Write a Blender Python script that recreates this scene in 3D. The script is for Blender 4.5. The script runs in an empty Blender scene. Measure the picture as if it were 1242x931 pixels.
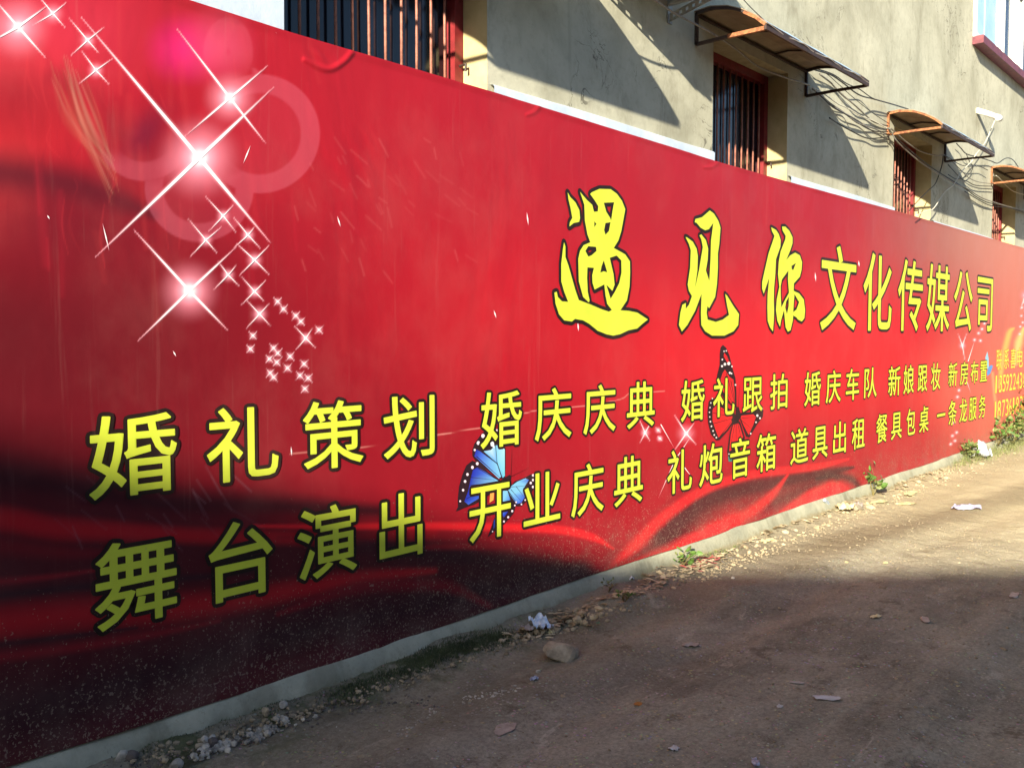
import bpy, bmesh, math, random
import numpy as np
from mathutils import Vector, Matrix
from mathutils.geometry import tessellate_polygon
sc = bpy.context.scene
COL = sc.collection
rnd = random.Random(7)

# ---------------------------------------------------------------- camera
F, CX, CY, H = 1120.0, 621.0, 465.5, 1.6          # focal length and centre in photo pixels (1242 wide), eye height
def unit(v): v = np.array(v, float); return v / np.linalg.norm(v)
_X = unit((1592 - CX, 406 - CY, F)); _U = unit((0, -F, 406 - CY)); R = np.stack([_X, np.cross(_U, _X), _U])
cam = bpy.data.cameras.new('camera'); co = bpy.data.objects.new('camera', cam); COL.objects.link(co)
cam.sensor_width = 36; cam.lens = F / 1242 * 36; cam.clip_end = 2000; cam.clip_start = 0.05
r_, d_, f_ = R[:, 0], R[:, 1], R[:, 2]
co.matrix_world = Matrix(((r_[0], -d_[0], -f_[0], 0), (r_[1], -d_[1], -f_[1], 0), (r_[2], -d_[2], -f_[2], H), (0, 0, 0, 1)))
sc.camera = co
# ---------------------------------------------------------------- sky, sun, exposure
SUN = unit((.8815, .311, -.346))
w = bpy.data.worlds.new('World'); sc.world = w; w.use_nodes = True
wn = w.node_tree.nodes; bg = wn['Background']; sky = wn.new('ShaderNodeTexSky'); sky.sky_type = 'NISHITA'
sky.sun_disc = False; sky.sun_elevation = math.asin(-SUN[2]); sky.sun_rotation = math.atan2(-SUN[0], -SUN[1])
sky.air_density = 1.0; sky.dust_density = 1.0; sky.ozone_density = 3.0
w.node_tree.links.new(sky.outputs[0], bg.inputs[0]); bg.inputs[1].default_value = 0.08
sl = bpy.data.lights.new('sun', 'SUN'); so = bpy.data.objects.new('sun', sl); COL.objects.link(so)
sl.energy = 5.0; sl.angle = math.radians(0.7); sl.color = (1.0, 0.93, 0.74)
so.rotation_euler = Vector(SUN).to_track_quat('-Z', 'Y').to_euler(); so.location = (-10, -5, 12)
vs = sc.view_settings; vs.view_transform = 'Standard'; vs.look = 'None'; vs.exposure = 1.42; vs.gamma = 1; vs.use_curve_mapping = False
sc.cycles.max_bounces = 6

# ---------------------------------------------------------------- helpers
D = 3.2967                                         # the wall stands this far from the eye
def ray(px, py): return R @ np.array([px - CX, py - CY, F])
def W(px, py, dep=0.0):                            # a point of the wall plane (or a plane dep metres before it)
    r = ray(px, py); t = (D - dep) / r[1]; return r * t + np.array([0, 0, H])
def G(px, py, z=0.0):
    r = ray(px, py); t = (z - H) / r[2]; return r * t + np.array([0, 0, H])
def srgb(*c):
    out = []
    for v in c[:3]:
        v = v / 255; out.append(v / 12.92 if v <= .04045 else ((v + .055) / 1.055) ** 2.4)
    return (*out, 1)
_rng = np.random.RandomState(3); _lat = _rng.rand(8, 256, 256)
def vnoise(x, y, s=0):
    L = _lat[s % 8]; xi = np.floor(x).astype(int); yi = np.floor(y).astype(int); fx = x - xi; fy = y - yi
    fx = fx * fx * (3 - 2 * fx); fy = fy * fy * (3 - 2 * fy)
    a = L[xi % 256, yi % 256]; b = L[(xi + 1) % 256, yi % 256]; c = L[xi % 256, (yi + 1) % 256]; d = L[(xi + 1) % 256, (yi + 1) % 256]
    return (a * (1 - fx) + b * fx) * (1 - fy) + (c * (1 - fx) + d * fx) * fy
def fbm(x, y, s=0, o=4):
    v = 0; a = .5
    for k in range(o): v = v + a * vnoise(x * 2 ** k + 17.3 * k, y * 2 ** k + 5.1 * k, s + k); a *= .5
    return v
def mesh(name, verts, faces, mat, parent=None, smooth=False, col=None):
    me = bpy.data.meshes.new(name)
    if isinstance(faces, np.ndarray):
        v = np.asarray(verts, np.float32); n, k = faces.shape
        me.vertices.add(len(v)); me.vertices.foreach_set('co', v.ravel())
        me.loops.add(n * k); me.loops.foreach_set('vertex_index', faces.astype(np.int32).ravel())
        me.polygons.add(n); me.polygons.foreach_set('loop_start', (np.arange(n) * k).astype(np.int32))
        me.update(calc_edges=True)
    else:
        me.from_pydata([tuple(map(float, p)) for p in verts], [], faces); me.update()
    if smooth: me.polygons.foreach_set('use_smooth', [True] * len(me.polygons))
    for m in (mat if isinstance(mat, (list, tuple)) else [mat]): me.materials.append(m)
    if col is not None:
        a = me.color_attributes.new('Print', 'FLOAT_COLOR', 'POINT'); a.data.foreach_set('color', np.asarray(col, np.float32).ravel())
    o = bpy.data.objects.new(name, me); COL.objects.link(o)
    if parent: o.parent = parent
    return o
def tag(o, label=None, cat=None, group=None, kind=None):
    if label: o['label'] = label
    if cat: o['category'] = cat
    if group: o['group'] = group
    if kind: o['kind'] = kind
    return o
def empty(name, loc, label, cat, group=None):
    o = bpy.data.objects.new(name, None); COL.objects.link(o); o.location = tuple(map(float, loc)); o.empty_display_size = .1
    tag(o, label, cat, group); return o
def setp(o, parent):                               # parent while vertices stay in world coordinates
    o.parent = parent; o.matrix_parent_inverse = Matrix.Translation(parent.location).inverted(); return o
class MB:
    def __init__(s): s.v = []; s.f = []; s.m = []
    def add(s, v, f, m=0):
        b = len(s.v); s.v += [tuple(map(float, p)) for p in v]; s.f += [tuple(i + b for i in q) for q in f]; s.m += [m] * len(f)
    def box(s, a, b, m=0):
        x0, y0, z0 = a; x1, y1, z1 = b
        s.add([(x0, y0, z0), (x1, y0, z0), (x1, y1, z0), (x0, y1, z0), (x0, y0, z1), (x1, y0, z1), (x1, y1, z1), (x0, y1, z1)],
              [(0, 3, 2, 1), (4, 5, 6, 7), (0, 1, 5, 4), (1, 2, 6, 5), (2, 3, 7, 6), (3, 0, 4, 7)], m)
    def tube(s, pts, rad, n=6, m=0, phase=0):
        pts = [Vector(p) for p in pts]; N = len(pts); rings = []
        up = Vector((0, 0, 1)); prev = None
        for i, p in enumerate(pts):
            t = (pts[min(i + 1, N - 1)] - pts[max(i - 1, 0)]).normalized()
            if prev is None:
                a = t.cross(up); a = a if a.length > 1e-3 else t.cross(Vector((1, 0, 0)))
            else: a = prev - t * prev.dot(t)
            a.normalize(); prev = a.copy(); b = t.cross(a); rr = rad[i] if isinstance(rad, (list, tuple)) else rad
            rings.append([p + a * rr * math.cos(2 * math.pi * (k + phase) / n) + b * rr * math.sin(2 * math.pi * (k + phase) / n) for k in range(n)])
        v = [q for r in rings for q in r]; f = []
        for i in range(N - 1):
            for k in range(n): f.append((i * n + k, i * n + (k + 1) % n, (i + 1) * n + (k + 1) % n, (i + 1) * n + k))
        f.append(tuple(range(n - 1, -1, -1))); f.append(tuple((N - 1) * n + k for k in range(n)))
        s.add(v, f, m)
    def build(s, name, mats, parent=None, smooth=False):
        o = mesh(name, s.v, s.f, mats, None, smooth)
        if isinstance(mats, (list, tuple)): o.data.polygons.foreach_set('material_index', s.m)
        if parent: setp(o, parent)
        return o
def spline(pts, n=6):
    P = [Vector(p) for p in pts]; P = [P[0] * 2 - P[1]] + P + [P[-1] * 2 - P[-2]]; out = []
    for i in range(1, len(P) - 2):
        for k in range(n):
            t = k / n; a, b, c, d = P[i - 1:i + 3]
            out.append(.5 * ((2 * b) + (c - a) * t + (2 * a - 5 * b + 4 * c - d) * t * t + (3 * b - a - 3 * c + d) * t ** 3))
    out.append(P[-2]); return out

# ---------------------------------------------------------------- materials
class NT:
    def __init__(s, name):
        s.m = bpy.data.materials.new(name); s.m.use_nodes = True; s.t = s.m.node_tree; s.p = s.t.nodes['Principled BSDF']
        s.c = s.n('TexCoord').outputs['Object']
    def n(s, t, **k):
        o = s.t.nodes.new('ShaderNode' + t)
        for a, b in k.items(): setattr(o, a, b)
        return o
    def l(s, a, b): s.t.links.new(a, b)
    def map(s, scale, loc=(0, 0, 0)):
        m = s.n('Mapping'); s.l(s.c, m.inputs[0]); m.inputs['Scale'].default_value = scale; m.inputs['Location'].default_value = loc; return m.outputs[0]
    def noise(s, sc_, det=6, rough=.6, vec=None, dist=0, loc=None):
        o = s.n('TexNoise'); s.l(vec if vec else (s.map((1, 1, 1), loc) if loc else s.c), o.inputs['Vector']); o.inputs['Scale'].default_value = sc_
        o.inputs['Detail'].default_value = det; o.inputs['Roughness'].default_value = rough; o.inputs['Distortion'].default_value = dist; return o.outputs['Fac']
    def ramp(s, fac, stops, interp='LINEAR'):
        r = s.n('ValToRGB'); r.color_ramp.interpolation = interp; s.l(fac, r.inputs[0]); e = r.color_ramp.elements
        while len(e) < len(stops): e.new(.5)
        for q, (p, c) in zip(e, stops): q.position = p; q.color = c if isinstance(c, tuple) else (c, c, c, 1)
        return r.outputs[0]
    def mix(s, fac, a, b, mode='MIX'):
        m = s.n('MixRGB', blend_type=mode)
        for v, i in ((fac, 0), (a, 1), (b, 2)):
            if hasattr(v, 'is_output'): s.l(v, m.inputs[i])
            else: m.inputs[i].default_value = v
        return m.outputs[0]
    def math(s, op, a, b=0.0, clamp=False):
        m = s.n('Math', operation=op, use_clamp=clamp)
        for v, i in ((a, 0), (b, 1)):
            if hasattr(v, 'is_output'): s.l(v, m.inputs[i])
            else: m.inputs[i].default_value = v
        return m.outputs[0]
    def range(s, v, a, b, c=0, d=1):
        m = s.n('MapRange', interpolation_type='SMOOTHSTEP'); s.l(v, m.inputs[0])
        for i, q in enumerate((a, b, c, d)): m.inputs[i + 1].default_value = q
        return m.outputs[0]
    def sep(s, v=None):
        o = s.n('SeparateXYZ'); s.l(v or s.c, o.inputs[0]); return o.outputs
    def bump(s, h, strength=.5, dist=.01, prev=None):
        b = s.n('Bump'); s.l(h, b.inputs['Height']); b.inputs['Strength'].default_value = strength; b.inputs['Distance'].default_value = dist
        if prev: s.l(prev, b.inputs['Normal'])
        return b.outputs[0]
    def fin(s, base, rough=.8, normal=None, metal=0, spec=.5, **k):
        i = s.p.inputs
        for v, key in ((base, 'Base Color'), (rough, 'Roughness'), (metal, 'Metallic'), (spec, 'Specular IOR Level')):
            if hasattr(v, 'is_output'): s.l(v, i[key])
            else: i[key].default_value = v
        if normal: s.l(normal, i['Normal'])
        for a, b in k.items(): i[a.replace('_', ' ')].default_value = b
        return s.m
def simple(name, c1, c2, scale=20, rough=.7, bump=.3, bd=.004, metal=0, spec=.5, lo=.35, hi=.65, **k):
    t = NT(name); n = t.noise(scale, 6, .65)
    return t.fin(t.ramp(n, [(lo, c1), (hi, c2)]), rough, t.bump(t.noise(scale * 3, 5, .6), bump, bd), metal, spec, **k)

# printed cloth: colours come from the print attribute; wrinkles, weave, scratches and splashed mud are relief and dirt
def cloth_mat(name, colour=None):
    t = NT(name)
    if colour is None:
        a = t.n('Attribute', attribute_name='Print'); base = a.outputs['Color']
    else: base = t.mix(t.range(t.noise(6), .3, .7), colour, tuple(v * .9 for v in colour[:3]) + (1,))
    x, y, z = t.sep()
    fade = t.range(t.noise(1.7, 5, .65, t.map((1.2, 1, 1))), .42, .75)
    base = t.mix(t.math('MULTIPLY', fade, .05), base, srgb(214, 150, 140))
    # faint vertical rain streaks
    st = t.range(t.noise(9, 4, .7, t.map((2.2, 1, .09))), .58, .74)
    base = t.mix(t.math('MULTIPLY', st, .05), base, srgb(210, 160, 150))
    # mud splashes thickening towards the foot
    low = t.math('MULTIPLY', t.range(z, .85, .12), t.math('ADD', .62, t.math('MULTIPLY', t.noise(4, 5, .7, loc=(2, 2, 2)), .72))); sp = t.noise(95, 3, .6); sp2 = t.noise(42, 2, .5, loc=(3, 0, 1))
    th = t.math('SUBTRACT', sp, t.math('MULTIPLY', low, .13)); th = t.math('GREATER_THAN', t.math('ADD', sp, t.math('MULTIPLY', low, .125)), .712)
    big = t.math('GREATER_THAN', t.math('ADD', sp2, t.math('MULTIPLY', low, .07)), .77)
    mud = t.math('MAXIMUM', th, big); mud = t.math('MULTIPLY', mud, t.range(z, 1.0, .75))
    base = t.mix(t.math('MULTIPLY', mud, .40), base, srgb(176, 158, 138))
    film = t.math('MULTIPLY', t.range(z, .62, .14), t.range(t.noise(5, 6, .7), .35, .7))
    base = t.mix(t.math('MULTIPLY', film, .30), base, srgb(120, 104, 92))
    wr = t.noise(1.3, 4, .5, t.map((1.0, 1, .6)), dist=.3); wr2 = t.noise(5, 3, .55, t.map((1.6, 1, .3)), dist=.2)
    b = t.bump(wr, .45, .035); b = t.bump(wr2, .10, .006, b); b = t.bump(t.noise(260, 2, .5), .12, .001, b)
    rg = t.math('ADD', .42, t.math('MULTIPLY', t.noise(3, 4, .6), .2))
    return t.fin(base, rg, b, 0, .28)
M = {}
M['print'] = cloth_mat('banner_print'); M['yellow'] = cloth_mat('yellow_ink', srgb(222, 232, 70)); M['ink'] = cloth_mat('dark_ink', srgb(38, 26, 22))
M['pale_yellow'] = cloth_mat('pale_yellow_ink', srgb(244, 224, 92)); M['orange_ink'] = cloth_mat('orange_ink', srgb(205, 120, 50))

def plaster():
    t = NT('weathered_cement_render'); x, y, z = t.sep()
    base = t.ramp(t.noise(1.3, 8, .62, dist=.4), [(.3, srgb(158, 154, 135)), (.5, srgb(184, 180, 160)), (.7, srgb(200, 196, 176))])
    base = t.mix(t.math('MULTIPLY', t.range(t.noise(14, 6, .7), .45, .75), .35), base, srgb(140, 134, 116))
    stn = t.math('MULTIPLY', t.range(t.noise(2.1, 8, .75, t.map((1.4, 1, .5), (4, 0, 2)), dist=.5), .52, .70), .38)
    base = t.mix(stn, base, srgb(118, 110, 90))
    drip = t.math('MULTIPLY', t.range(t.noise(7, 4, .6, t.map((2, 1, .10))), .60, .80), .20)
    base = t.mix(drip, base, srgb(104, 98, 84))
    wv = t.noise(3.2, 5, .6, dist=1.0); d = t.math('ABSOLUTE', t.math('SUBTRACT', wv, .5))
    cr = t.math('MULTIPLY', t.math('LESS_THAN', d, .006), t.range(t.noise(.9, 3, .5, loc=(2, 0, 5.3)), .54, .60))
    base = t.mix(t.math('MULTIPLY', cr, .6), base, srgb(60, 56, 50))
    b = t.bump(t.noise(1.8, 5, .6), .35, .03); b = t.bump(t.noise(40, 6, .7), .4, .004, b)
    return t.fin(base, .92, b, 0, .2)
M['plaster'] = plaster()
M['cream'] = simple('cream_reveal_paint', srgb(178, 162, 116), srgb(194, 178, 132), 8, .8, .2)
M['reveal'] = simple('bare_cement_reveal', srgb(150, 138, 112), srgb(176, 164, 134), 9, .9, .3)
M['red_paint'] = simple('red_frame_paint', srgb(104, 24, 27), srgb(138, 36, 40), 14, .5, .3, lo=.3, hi=.7)
M['bar'] = simple('faded_red_iron', srgb(128, 76, 62), srgb(172, 112, 92), 30, .55, .3)
M['strip'] = simple('white_board', srgb(176, 188, 204), srgb(196, 206, 220), 5, .6, .4, .006)
M['rust'] = simple('rusty_and_sunlit_steel', srgb(104, 56, 32), srgb(168, 110, 68), 34, .75, .5)  # rust colour, also the painted sunlight on lit bracket ends
M['darksteel_and_shade'] = simple('dark_paint_and_shaded_steel', srgb(42, 30, 26), srgb(72, 50, 40), 24, .6, .3)  # dark steel parts, also the painted shade of backlit brackets
M['galv'] = simple('galvanised_steel', srgb(140, 140, 136), srgb(176, 176, 170), 20, .5, .2, metal=.4)
M['cable'] = simple('black_cable_sheath', srgb(28, 27, 27), srgb(52, 50, 48), 40, .5, .1)
M['cable_pale'] = simple('pale_cable_sheath', srgb(196, 188, 168), srgb(220, 214, 198), 40, .5, .1)
M['cable_grey'] = simple('grey_cable_sheath', srgb(110, 104, 96), srgb(140, 134, 124), 40, .5, .1)
M['pvc'] = simple('white_pvc', srgb(226, 224, 214), srgb(240, 238, 230), 12, .35, .05)
def sheet_mat():
    t = NT('awning_sheet'); base = t.ramp(t.noise(7, 6, .65), [(.3, srgb(120, 102, 84)), (.7, srgb(158, 138, 114))])
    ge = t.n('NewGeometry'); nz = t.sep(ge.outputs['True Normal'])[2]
    base = t.mix(t.range(nz, .02, .1), base, srgb(150, 178, 205))  # upward faces pale blue, sky reflection put into the colour
    return t.fin(base, .5, t.bump(t.noise(12), .2, .004), 0, .4)
M['sheet'] = sheet_mat()
def glass():
    t = NT('dark_window_glass'); base = t.ramp(t.noise(3, 4), [(.4, srgb(12, 16, 26)), (.6, srgb(20, 26, 40))])
    return t.fin(base, t.math('ADD', .06, t.math('MULTIPLY', t.noise(9), .12)), None, 0, .6)
M['glass'] = glass()
def dirt():
    t = NT('bare_dirt'); x, y, z = t.sep()
    base = t.ramp(t.noise(1.1, 10, .72, dist=.6), [(.30, srgb(110, 106, 94)), (.48, srgb(144, 139, 124)), (.68, srgb(174, 168, 150))])
    tr = t.range(t.noise(2.6, 8, .75, t.map((.35, 1.6, 1)), dist=.5), .42, .62)
    base = t.mix(t.math('MULTIPLY', tr, .45), base, srgb(180, 172, 152))
    dk = t.range(t.noise(3.3, 9, .78, loc=(4, 9, 2)), .54, .64)
    base = t.mix(t.math('MULTIPLY', dk, .6), base, srgb(92, 82, 68))
    lp = t.math('MULTIPLY', t.range(t.noise(3.6, 7, .72, t.map((.8, 1.9, 1), (2, 2, 0)), dist=.8), .60, .66), .55); base = t.mix(lp, base, srgb(196, 188, 170))
    gr = t.range(t.noise(55, 6, .8), .36, .66); base = t.mix(t.math('MULTIPLY', gr, .42), base, srgb(96, 86, 74), 'MULTIPLY')
    v = t.n('TexVoronoi'); t.l(t.c, v.inputs['Vector']); v.inputs['Scale'].default_value = 46; v.inputs['Randomness'].default_value = 1
    pb = t.math('MULTIPLY', t.range(v.outputs['Distance'], .34, .22), t.math('GREATER_THAN', t.noise(9, 4, .7, loc=(8, 1, 1)), .53))
    base = t.mix(t.math('MULTIPLY', pb, .5), base, v.outputs['Color']); hs = t.n('HueSaturation'); t.l(base, hs.inputs['Color']); hs.inputs['Saturation'].default_value = .8; base2 = t.mix(t.math('MULTIPLY', pb, .55), base, srgb(170, 158, 138)); base = base2
    wh = t.math('MULTIPLY', t.math('GREATER_THAN', t.noise(70, 2, .5, loc=(1, 5, 0)), .735), .6); base = t.mix(wh, base, srgb(208, 200, 186))
    base = t.mix(t.math('MULTIPLY', t.range(x, 5.2, 10.0), .62), base, srgb(216, 200, 160))   # paler towards the far end, sunlight painted into the dirt colour
    # shading of a rut painted as a dark band, and darker untrodden soil on the wall side of it, pale dust on the driven lane
    rl = t.math('ADD', t.math('ADD', y, t.math('MULTIPLY', x, .17)), t.math('MULTIPLY', t.noise(1.6, 5, .65, loc=(6, 6, 0)), .35))
    rut_shade = t.math('MULTIPLY', t.range(rl, 3.72, 4.0), t.range(rl, 4.42, 4.12)); rut_shade = t.math('MULTIPLY', rut_shade, t.range(x, 5.6, 7.2)); base = t.mix(t.math('MULTIPLY', rut_shade, .55), base, srgb(108, 92, 72))  # low-sun shading of the rut put into the colour
    base = t.mix(t.math('MULTIPLY', t.range(y, 2.35, 2.75), .30), base, srgb(132, 118, 90))
    ms = t.math('MULTIPLY', t.range(y, 2.78, 3.12), t.range(t.noise(4.5, 6, .7, loc=(0, 3, 0)), .47, .62))
    ms = t.math('MULTIPLY', ms, t.range(x, 4.6, 3.4)); base = t.mix(t.math('MULTIPLY', ms, .7), base, srgb(74, 84, 48))
    ck = t.n('TexVoronoi', feature='DISTANCE_TO_EDGE'); t.l(t.c, ck.inputs['Vector']); ck.inputs['Scale'].default_value = 5.5
    b = t.bump(t.noise(6, 9, .72), .55, .03); b = t.bump(pb, .6, .008, b); b = t.bump(t.noise(70, 6, .75), .7, .005, b)
    return t.fin(base, .95, b, 0, .12)
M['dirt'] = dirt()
def footing():
    t = NT('footing_concrete'); x, y, z = t.sep()
    base = t.ramp(t.noise(5, 7, .7), [(.3, srgb(158, 158, 140)), (.7, srgb(190, 187, 164))])
    al = t.math('MULTIPLY', t.range(z, .125, .03), t.range(t.noise(6, 6, .7), .3, .62))
    al = t.math('MULTIPLY', al, t.range(x, 6.5, 4.0, .35, 1)); base = t.mix(t.math('MULTIPLY', al, .75), base, srgb(80, 82, 50))
    md = t.range(t.math('ADD', z, t.math('MULTIPLY', t.noise(7, 7, .75, loc=(5, 0, 0)), .16)), .155, .115); base = t.mix(t.math('MULTIPLY', md, .8), base, srgb(150, 138, 108))
    spk = t.range(t.noise(60, 4, .7), .55, .72); base = t.mix(t.math('MULTIPLY', spk, .35), base, srgb(120, 116, 100))
    stn = t.range(t.noise(3, 6, .7, t.map((1, 1, .4))), .5, .66); base = t.mix(t.math('MULTIPLY', stn, .4), base, srgb(110, 104, 84))
    b = t.bump(t.noise(9, 7, .7), .4, .012); b = t.bump(t.noise(60, 7, .75), .7, .006, b)
    return t.fin(base, .9, b, 0, .2)
M['footing'] = footing()
M['stone'] = simple('field_stone', srgb(128, 118, 100), srgb(172, 160, 138), 18, .9, .6, .01, spec=.2)
M['gravel'] = simple('pale_gravel', srgb(128, 124, 114), srgb(196, 190, 176), 7, .85, .4, spec=.2, lo=.42, hi=.58)
M['pebble'] = simple('dusty_pebble', srgb(150, 134, 108), srgb(190, 174, 144), 5, .9, .4, spec=.15)
M['darkstone'] = simple('dark_gravel', srgb(84, 78, 76), srgb(118, 108, 100), 12, .85, .4, spec=.2)
M['litter'] = simple('dry_leaf_litter', srgb(150, 130, 98), srgb(204, 188, 156), 9, .85, .3, spec=.2, lo=.42, hi=.58)
M['crumb'] = simple('soil_crumbs', srgb(118, 106, 86), srgb(172, 158, 132), 5, .95, .4, spec=.1)
def leafm(name, a, b):
    t = NT(name); base = t.ramp(t.noise(6, 4), [(.35, a), (.65, b)]); return t.fin(base, .55, t.bump(t.noise(40), .2, .003), 0, .4)
M['leaf'] = leafm('green_leaf', srgb(56, 86, 34), srgb(98, 128, 58)); M['leaf_dull'] = leafm('dusty_leaf', srgb(80, 92, 50), srgb(134, 138, 84))
M['leaf_red'] = leafm('reddish_leaf', srgb(110, 52, 40), srgb(150, 92, 60)); M['stem'] = leafm('weed_stem', srgb(96, 84, 50), srgb(130, 118, 70))
M['grass'] = leafm('moss_grass', srgb(56, 66, 42), srgb(92, 100, 66))

# ---------------------------------------------------------------- ground
def gh(x, y):
    x = np.asarray(x, float); y = np.asarray(y, float)
    near = np.clip((y - 2.75) / .45, 0, 1)
    h = (fbm(x * .8, y * .8, 1) - .47) * .05 + (fbm(x * 4, y * 4, 2) - .47) * .018 + (fbm(x * 13, y * 13, 4, 3) - .44) * .010 * (1 + near)
    pile = np.clip((y - 2.98) / .2, 0, 1) ** 1.5 * (.034 - .022 * np.clip((x - 4.2) / 1.8, 0, 1)) * (.45 + 1.1 * fbm(x * 3.1, y * 0 + 1, 6, 3)); h = h + pile; h = h + (fbm(x * 27, y * 27, 6, 2) - .37) * .010 * (1 + .8 * near); h = h + near * near * (.025 + .035 * (fbm(x * 1.7, y * 2, 5) - .3))
    for yc, wd, dp in ((2.05, .16, .022), (.7, .18, .02)):
        yy = y - yc - .25 * np.sin(x * .35) - .1 * (fbm(x * .7, x * 0 + 3, 3) - .5); h = h - dp * np.exp(-(yy / wd) ** 2) + dp * .5 * np.exp(-((yy - .3) / .12) ** 2)
    for cx, cy, hh, rr in ((4.25, 3.0, .07, .17), (4.55, 2.93, .08, .22), (5.2, 2.72, .035, .25), (3.05, 3.08, .03, .3)):
        h = h + hh * np.exp(-(((x - cx) / rr) ** 2 + ((y - cy) / (rr * .8)) ** 2))
    return h
xs = np.concatenate([[-400, -120, -50, -25, -14, -8, -4, -2], np.arange(-.5, 9, .022), np.arange(9, 17, .06), [17.5, 18.5, 20, 23, 28, 36, 50, 90, 200, 500]])
ys = np.concatenate([[-400, -120, -50, -25, -14, -8, -5, -3.3, -2.4, -1.8], np.arange(-1.4, 3.36, .022), [3.5, 4, 8, 40, 400]])
XX, YY = np.meshgrid(xs, ys, indexing='ij')
fade = np.clip(1 - (np.abs(XX - 8) - 12) / 4, 0, 1) * np.clip((YY + 3) / 1, 0, 1)
ZZ = gh(XX, YY) * fade
def gridf(nx, ny):
    i, j = np.meshgrid(np.arange(nx - 1), np.arange(ny - 1), indexing='ij'); a = (i * ny + j).ravel(); return np.stack([a, a + ny, a + ny + 1, a + 1], 1)
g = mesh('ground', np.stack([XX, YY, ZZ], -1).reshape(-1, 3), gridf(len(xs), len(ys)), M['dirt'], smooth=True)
tag(g, 'bare trodden dirt lane running along the red banner', kind='structure')
def GP(px, py, up=0):
    p = G(px, py)
    for _ in range(3): p = G(px, py, float(gh(p[0], p[1])))
    return np.array([p[0], p[1], p[2] + up])

# ---------------------------------------------------------------- the building behind the banner
bld = empty('building', (8, D, 0), 'weathered grey cement building with barred windows rising above the red banner', 'building')
WIN = [(2.35, 3.61), (6.0, 7.235), (9.76, 11.0), (13.62, 14.88), (17.4, 18.66)]
ZW0, ZW1, DEP = 2.55, 3.72, .17
UP = (12.5, 17.0, 5.27, 6.75)
xsb = sorted([-9, 32] + [v for a in WIN for v in a] + [UP[0], UP[1]]); zsb = [-.3, ZW0, ZW1, UP[2], UP[3], 8.2]
mb = MB()
for i in range(len(xsb) - 1):
    for j in range(len(zsb) - 1):
        xa, xb, za, zb = xsb[i], xsb[i + 1], zsb[j], zsb[j + 1]; xc = (xa + xb) / 2; zc = (za + zb) / 2
        if any(a < xc < b for a, b in WIN) and ZW0 < zc < ZW1: continue
        if UP[0] < xc < UP[1] and UP[2] < zc < UP[3]: continue
        mb.add([(xa, D, za), (xb, D, za), (xb, D, zb), (xa, D, zb)], [(0, 1, 2, 3)])
mb.add([(-9, D, -.3), (-9, D + 8, -.3), (-9, D + 8, 8.2), (-9, D, 8.2)], [(0, 3, 2, 1)]); mb.add([(32, D, -.3), (32, D + 8, -.3), (32, D + 8, 8.2), (32, D, 8.2)], [(0, 1, 2, 3)])
mb.add([(-9, D + 8, -.3), (32, D + 8, -.3), (32, D + 8, 8.2), (-9, D + 8, 8.2)], [(0, 3, 2, 1)])
mb.build('wall', M['plaster'], bld)
mb = MB(); mb.box((-9.3, D - .35, 8.2), (32.3, D + 8.3, 8.4)); mb.build('roof', M['plaster'], bld)
# footing
nx = 500; xf = np.linspace(-2, 22, nx); prof = [(0.0, .168), (.022, .160), (.045, .145), (.062, .11), (.078, .07), (.10, .03), (.15, -.05)]
V = []
for k, (q, z) in enumerate(prof):
    V.append(np.stack([xf, D - q - .010 * (fbm(xf * 2.1, xf * 0 + k * .3, 2) - .5) * (k > 0) * (2 + k * .6), z + .009 * (fbm(xf * 2, xf * 0 + k * .2, 5) - .45)], 1))
V = np.stack(V, 1).reshape(-1, 3); setp(mesh('footing', V, gridf(nx, len(prof)), M['footing'], smooth=True), bld)
for wi, (a, b) in enumerate(WIN):
    yb = D + DEP
    mb = MB()   # reveals: cream near jamb, bare cement head
    mb.add([(b, D, ZW0), (b, yb + .1, ZW0), (b, yb + .1, ZW1), (b, D, ZW1)], [(0, 1, 2, 3)], 0)
    mb.add([(a, D, ZW0), (a, yb + .1, ZW0), (a, yb + .1, ZW1), (a, D, ZW1)], [(0, 3, 2, 1)], 1)
    mb.add([(a, D, ZW1), (b, D, ZW1), (b, yb + .1, ZW1), (a, yb + .1, ZW1)], [(0, 1, 2, 3)], 1)
    mb.add([(a, D, ZW0), (b, D, ZW0), (b, yb + .1, ZW0), (a, yb + .1, ZW0)], [(0, 3, 2, 1)], 1)
    mb.build('reveal', [M['cream'], M['reveal']], bld)
    mb = MB(); fw = .065; e = .002
    mb.box((a + e, yb, ZW0 + e), (a + fw, yb + .07, ZW1 - e)); mb.box((b - fw, yb, ZW0 + e), (b - e, yb + .07, ZW1 - e))
    mb.box((a + fw, yb + .002, ZW1 - fw), (b - fw, yb + .068, ZW1 - e)); mb.box((a + fw, yb + .002, ZW0 + e), (b - fw, yb + .068, ZW0 + fw))
    win = mb.build('window', M['red_paint'], bld)
    if wi == 0: win['label'] = 'wide barred window with red frame nearest the camera'
    nb = 11
    for k in range(nb):
        xx = a + fw + (b - a - 2 * fw) * (k + .5) / nb
        q = MB(); q.tube([(xx, yb + .022, ZW0 + .03), (xx + .004 * math.sin(k), yb + .022, 3.2), (xx, yb + .022, ZW1 - .03)], .0075, 8)
        o = q.build('bar', M['bar'], None, True); o.parent = win
    q = MB(); q.add([(a + fw, yb + .06, ZW0 + fw), (b - fw, yb + .06, ZW0 + fw), (b - fw, yb + .06, ZW1 - fw), (a + fw, yb + .06, ZW1 - fw)], [(0, 1, 2, 3)])
    o = q.build('pane', M['glass']); o.parent = win
    q = MB()
    q.tube([(b - .03, yb, 3.02), (b - .034, yb - .05, 3.02), (b - .036, yb - .05, 2.985)], .007, 6); o = q.build('hook', M['darksteel_and_shade']); o.parent = win
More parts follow.
